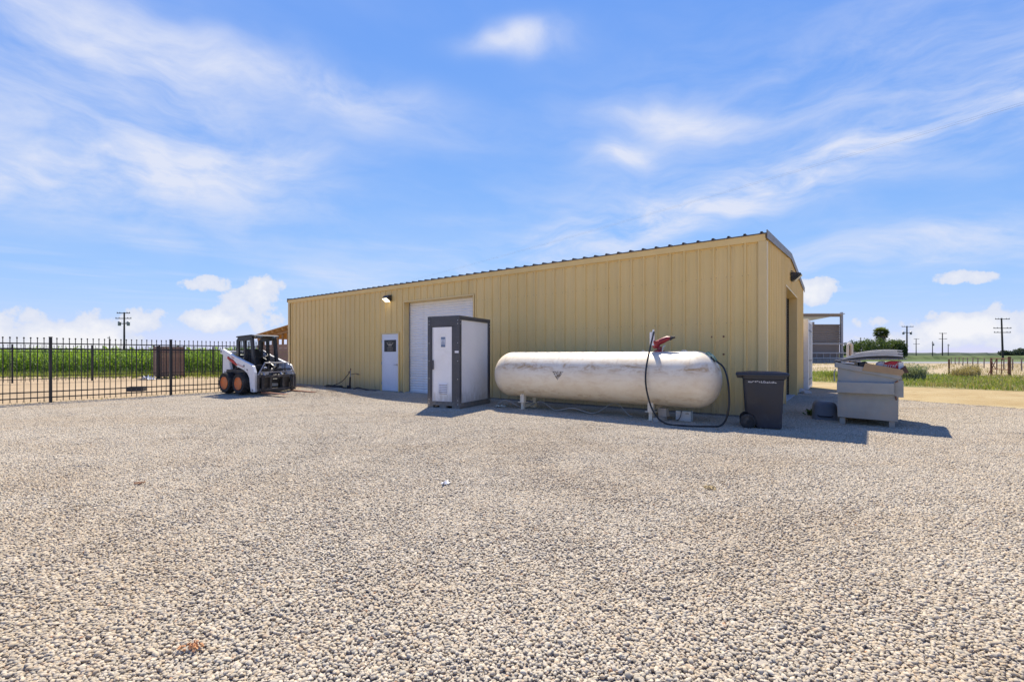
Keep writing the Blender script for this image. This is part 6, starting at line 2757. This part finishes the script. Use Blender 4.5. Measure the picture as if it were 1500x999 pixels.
Yt = 128.0
for (px_, top, half, Y, lb) in ((1246, 499.5, 11, 140, 'dark round tree behind the pale pipe loop'), (1266, 496.5, 14, 132, 'broad dark tree left of the palm'), (1284, 495.5, 16, 127, 'broadest dark tree at the foot of the palm'),
                                (1302, 497.5, 14, 130, 'dark green tree right below the palm'), (1317, 498.5, 10, 125, 'dark pointed tree at the right end of the grove')):
    H = th(top, Y)
    rw = half * Y / FPX
    blobs = [(0, 0, H * 0.52, rw, rw * 0.9, H * 0.48)]
    for k in range(5):
        a = rng.uniform(0, 6.28)
        blobs.append((rw * 0.6 * math.cos(a), rw * 0.6 * math.sin(a), H * rng.uniform(0.35, 0.75), rw * 0.5, rw * 0.5, H * 0.26))
    tree('round_tree', lb, 'tree', tx(px_, Y), Y, blobs, H * 0.4, None, 3600, (0.10, 0.24), group='trees beyond the paddock')

for (px_, top, half, Y, lb) in ((1471, 513.5, 6, 420, 'distant dark tree just right of the tall pole'), (1481, 514.5, 7, 430, 'distant low tree between two others at far right'), (1495, 510, 8, 410, 'tallest distant tree at the right edge')):
    H = th(top, Y)
    rw = half * Y / FPX
    blobs = [(0, 0, H * 0.55, rw, rw, H * 0.45), (-rw * 0.5, 0, H * 0.45, rw * 0.6, rw * 0.6, H * 0.3), (rw * 0.5, 0, H * 0.5, rw * 0.6, rw * 0.6, H * 0.32)]
    tree('far_tree', lb, 'tree', tx(px_, Y), Y, blobs, H * 0.4, None, 900, (0.4, 0.9), 'far_leaf', group='trees on the horizon')


def palm():
    Y = 150.0
    x = tx(1290.5, Y)
    t = thing('palm_tree', 'fan palm rising above the dark grove beyond the paddock', 'tree', (x, Y, 0))
    H = th(487.5, Y)
    m = MB()
    m.tube([(0, 0, -0.1), (0.1, 0, H * 0.5), (0, 0, H)], [0.5, 0.42, 0.40], 10)
    m.build('trunk', 'bark', t)
    L = Leaves()
    for i in range(84):
        el = math.asin(rng.uniform(-0.72, 1.0))
        az = rng.uniform(0, 6.283)
        d = np.array([math.cos(el) * math.cos(az), math.cos(el) * math.sin(az), math.sin(el)])
        hub = np.array([0, 0, H]) + d * rng.uniform(0.75, 1.15)
        side = np.cross(d, [0, 0, 1.0])
        side /= max(1e-6, np.linalg.norm(side))
        up2 = np.cross(side, d)
        for k in range(11):
            a = (k - 5) / 5 * 1.25
            v = d * math.cos(a) + side * math.sin(a)
            tip = hub + v * 1.5 - np.array([0, 0, 0.22 if el < 0.6 else 0.1])
            w = up2 * 0.05 + np.cross(v, up2) * 0.10
            mid = hub + v * 0.6
            V = np.array([hub, mid + w, tip, mid - w])
            L.F.append((L.n, L.n + 1, L.n + 2, L.n + 3))
            L.V.append(V)
            L.T.append(np.full(4, np.clip(0.4 + 0.35 * math.sin(el) + rng.gauss(0, 0.2), 0, 1)))
            L.n += 4
    L.build('crown', 'palm_leaf', t)
    # skirt of dead leaves below the crown
    L = Leaves()
    n = 420
    a = nrg.uniform(0, 6.283, n)
    z = nrg.uniform(0, 1, n)
    for i in range(n):
        b = np.array([0.25 * math.cos(a[i]), 0.25 * math.sin(a[i]), H - 0.1 - 2.8 * z[i]])
        e = b + np.array([(1.35 - 0.5 * z[i]) * math.cos(a[i]), (1.35 - 0.5 * z[i]) * math.sin(a[i]), -1.25])
        s = np.array([-math.sin(a[i]), math.cos(a[i]), 0]) * 0.10
        L.V.append(np.array([b - s * 0.4, b + s * 0.4, e + s, e - s]))
        L.F.append((L.n, L.n + 1, L.n + 2, L.n + 3))
        L.T.append(np.full(4, 0.3))
        L.n += 4
    L.build('dead_skirt', 'palm_dry', t)


palm()

# --- paddock posts and gate
post_line = [(1393.4, 533), (1399, 533.8), (1404.7, 534.6), (1410.7, 535.3), (1417.5, 536), (1424.8, 536.8), (1432.6, 537.7), (1441.5, 538.8), (1460, 541), (1470.5, 541.6), (1483, 542.4), (1496.5, 543.2)]
pm = MB()
pm.tube([(0, 0, -0.05), (0.01, 0, 0.6), (0, 0, 1.0)], [0.05, 0.048, 0.046], 8)
pm.lathe([(0.056, 0.99), (0.056, 1.02), (0, 1.03)], 8)
post_proto = None
ords = ['leftmost', 'second', 'third', 'fourth', 'fifth', 'sixth', 'seventh', 'eighth', 'ninth', 'tenth', 'eleventh', 'rightmost']
for i, (px_, py_) in enumerate(post_line):
    p = ground_at(px_, py_)
    lb = ('%s small post of the row of paddock posts running across behind the rusty gate' % ords[i]) if i in (0, 11) else ('%s small post from the left in the row behind the rusty gate' % ords[i])
    if post_proto is None:
        post_proto = pm.build('paddock_post', mat('post_grey', (0.20, 0.15, 0.12), 0.8, var=0.2), None, smooth=True)
        q = post_proto
    else:
        q = post_proto.copy()
        COL.objects.link(q)
    q.location = p
    q.rotation_euler = (rng.uniform(-.03, .03), rng.uniform(-.03, .03), rng.uniform(0, 3))
    tag(q, lb, 'post', 'paddock posts')
for zz_ in (0.35, 0.65, 0.95):
    m = MB()
    a, b = ground_at(1393.4, 533), ground_at(1510, 544.2)
    m.tube([(a.x, a.y, zz_), (b.x, b.y, zz_)], 0.006, 5)
    nm = {0.35: 'lowest', 0.65: 'middle', 0.95: 'topmost'}[zz_]
    tag(m.build('fence_wire', 'rust', None), '%s wire strung along the row of small paddock posts' % nm, 'wire', 'paddock wires')

p = ground_at(1390, 549.5)
lone = thing('lone_post', 'lone rusty post standing in the paddock left of the gate', 'post', p)
m = MB()
m.tube([(0, 0, -0.05), (0.01, 0, 0.6), (0, 0, 1.05)], [0.055, 0.05, 0.05], 8)
m.build('shaft', 'rust', lone, smooth=True)
m = MB()
m.lathe([(0.06, 1.045), (0.06, 1.07), (0, 1.075)], 8)
m.build('cap', 'rust', lone)


def pipe_gate():
    a = ground_at(1452, 549.8)
    b = ground_at(1478.5, 551.5)
    t = thing('pipe_gate', 'rusty pipe gate with brace standing in the dry paddock', 'gate', a, math.atan2(b.y - a.y, b.x - a.x))
    w = (b - a).length
    for x, r, h in ((0, 0.06, 1.15), (w, 0.075, 1.25)):
        m = MB()
        m.cyl((x, 0, -0.05), (x, 0, h), r, 10)
        m.build('gate_post', 'rust', t, smooth=True)
    for z in (0.06, 0.42, 1.12):
        m = MB()
        m.cyl((0.06, 0, z), (w - 0.07, 0, z), 0.025, 8)
        m.build('rail', 'rust', t)
    for x in (w * 0.28, w * 0.55, w * 0.92):
        m = MB()
        m.cyl((x, 0.03, 0.06), (x, 0.03, 1.12), 0.022, 8)
        m.build('upright', 'rust', t)
    for p0, p1 in (((0.0, 0.03, 0.42), (w * 0.28, 0.03, 1.10)), ((0.0, -0.03, 1.10), (w * 0.28, -0.03, 0.42)), ((-0.02, 0.04, 0.55), (-0.35, 0.0, -0.05))):
        m = MB()
        m.cyl(p0, p1, 0.022, 8)
        m.build('brace', 'rust', t)


pipe_gate()

# far crop standing beyond the highway, and the dark line of trees on the horizon
def far_crop(x0, x1, y0, y1, h, step, name, label, cat, material, seed):
    r = np.random.default_rng(seed)
    nx, ny = int((x1 - x0) / step), max(2, int((y1 - y0) / (step * 2.0)))
    m = MB()
    tone = []
    for j in range(ny + 1):
        for i in range(nx + 1):
            yy = y0 + (y1 - y0) * j / ny
            xx = x0 + (x1 - x0) * i / nx + r.normal(0, step * 0.2)
            edge = j in (0, ny) or i in (0, nx)
            m.v.append((xx, yy + r.normal(0, step * 0.2), -0.05 if edge else h * r.uniform(0.6, 1.1)))
            tone.append(float(np.clip(r.normal(0.5, 0.25), 0, 1)))
    for j in range(ny):
        for i in range(nx):
            a = j * (nx + 1) + i
            m.f.append((a, a + 1, a + nx + 2, a + nx + 1))
    m.tone = tone
    o = m.build(name, material)
    return tag(o, label, cat, kind='stuff')


MT['far_green'] = leaf_mat('far_green', ((0.07, 0.10, 0.032), (0.115, 0.15, 0.055)), 0.2)
MT['far_pale'] = leaf_mat('far_pale', ((0.22, 0.22, 0.12), (0.30, 0.29, 0.17)), 0.2)
far_crop(60, 420, 135, 168, 1.0, 1.6, 'roadside_crop', 'dark green crop rows standing beyond the asphalt highway', 'crop', 'far_green', 21)
far_crop(110, 520, 172, 196, 0.75, 2.0, 'pale_crop', 'pale ripening crop band behind the dark roadside crop', 'crop', 'far_pale', 22)
far_crop(60, 900, 210, 330, 0.9, 5.0, 'distant_crop', 'broad green crop field toward the horizon at right', 'crop', 'far_green', 23)
far_crop(150, 1500, 640, 720, 4.6, 7.0, 'horizon_trees', 'low dark line of trees along the right horizon', 'tree line', 'far_leaf', 24)
far_crop(-1500, -60, 560, 640, 4.0, 7.0, 'horizon_orchard', 'low dark line of trees along the left horizon', 'tree line', 'far_leaf', 25)
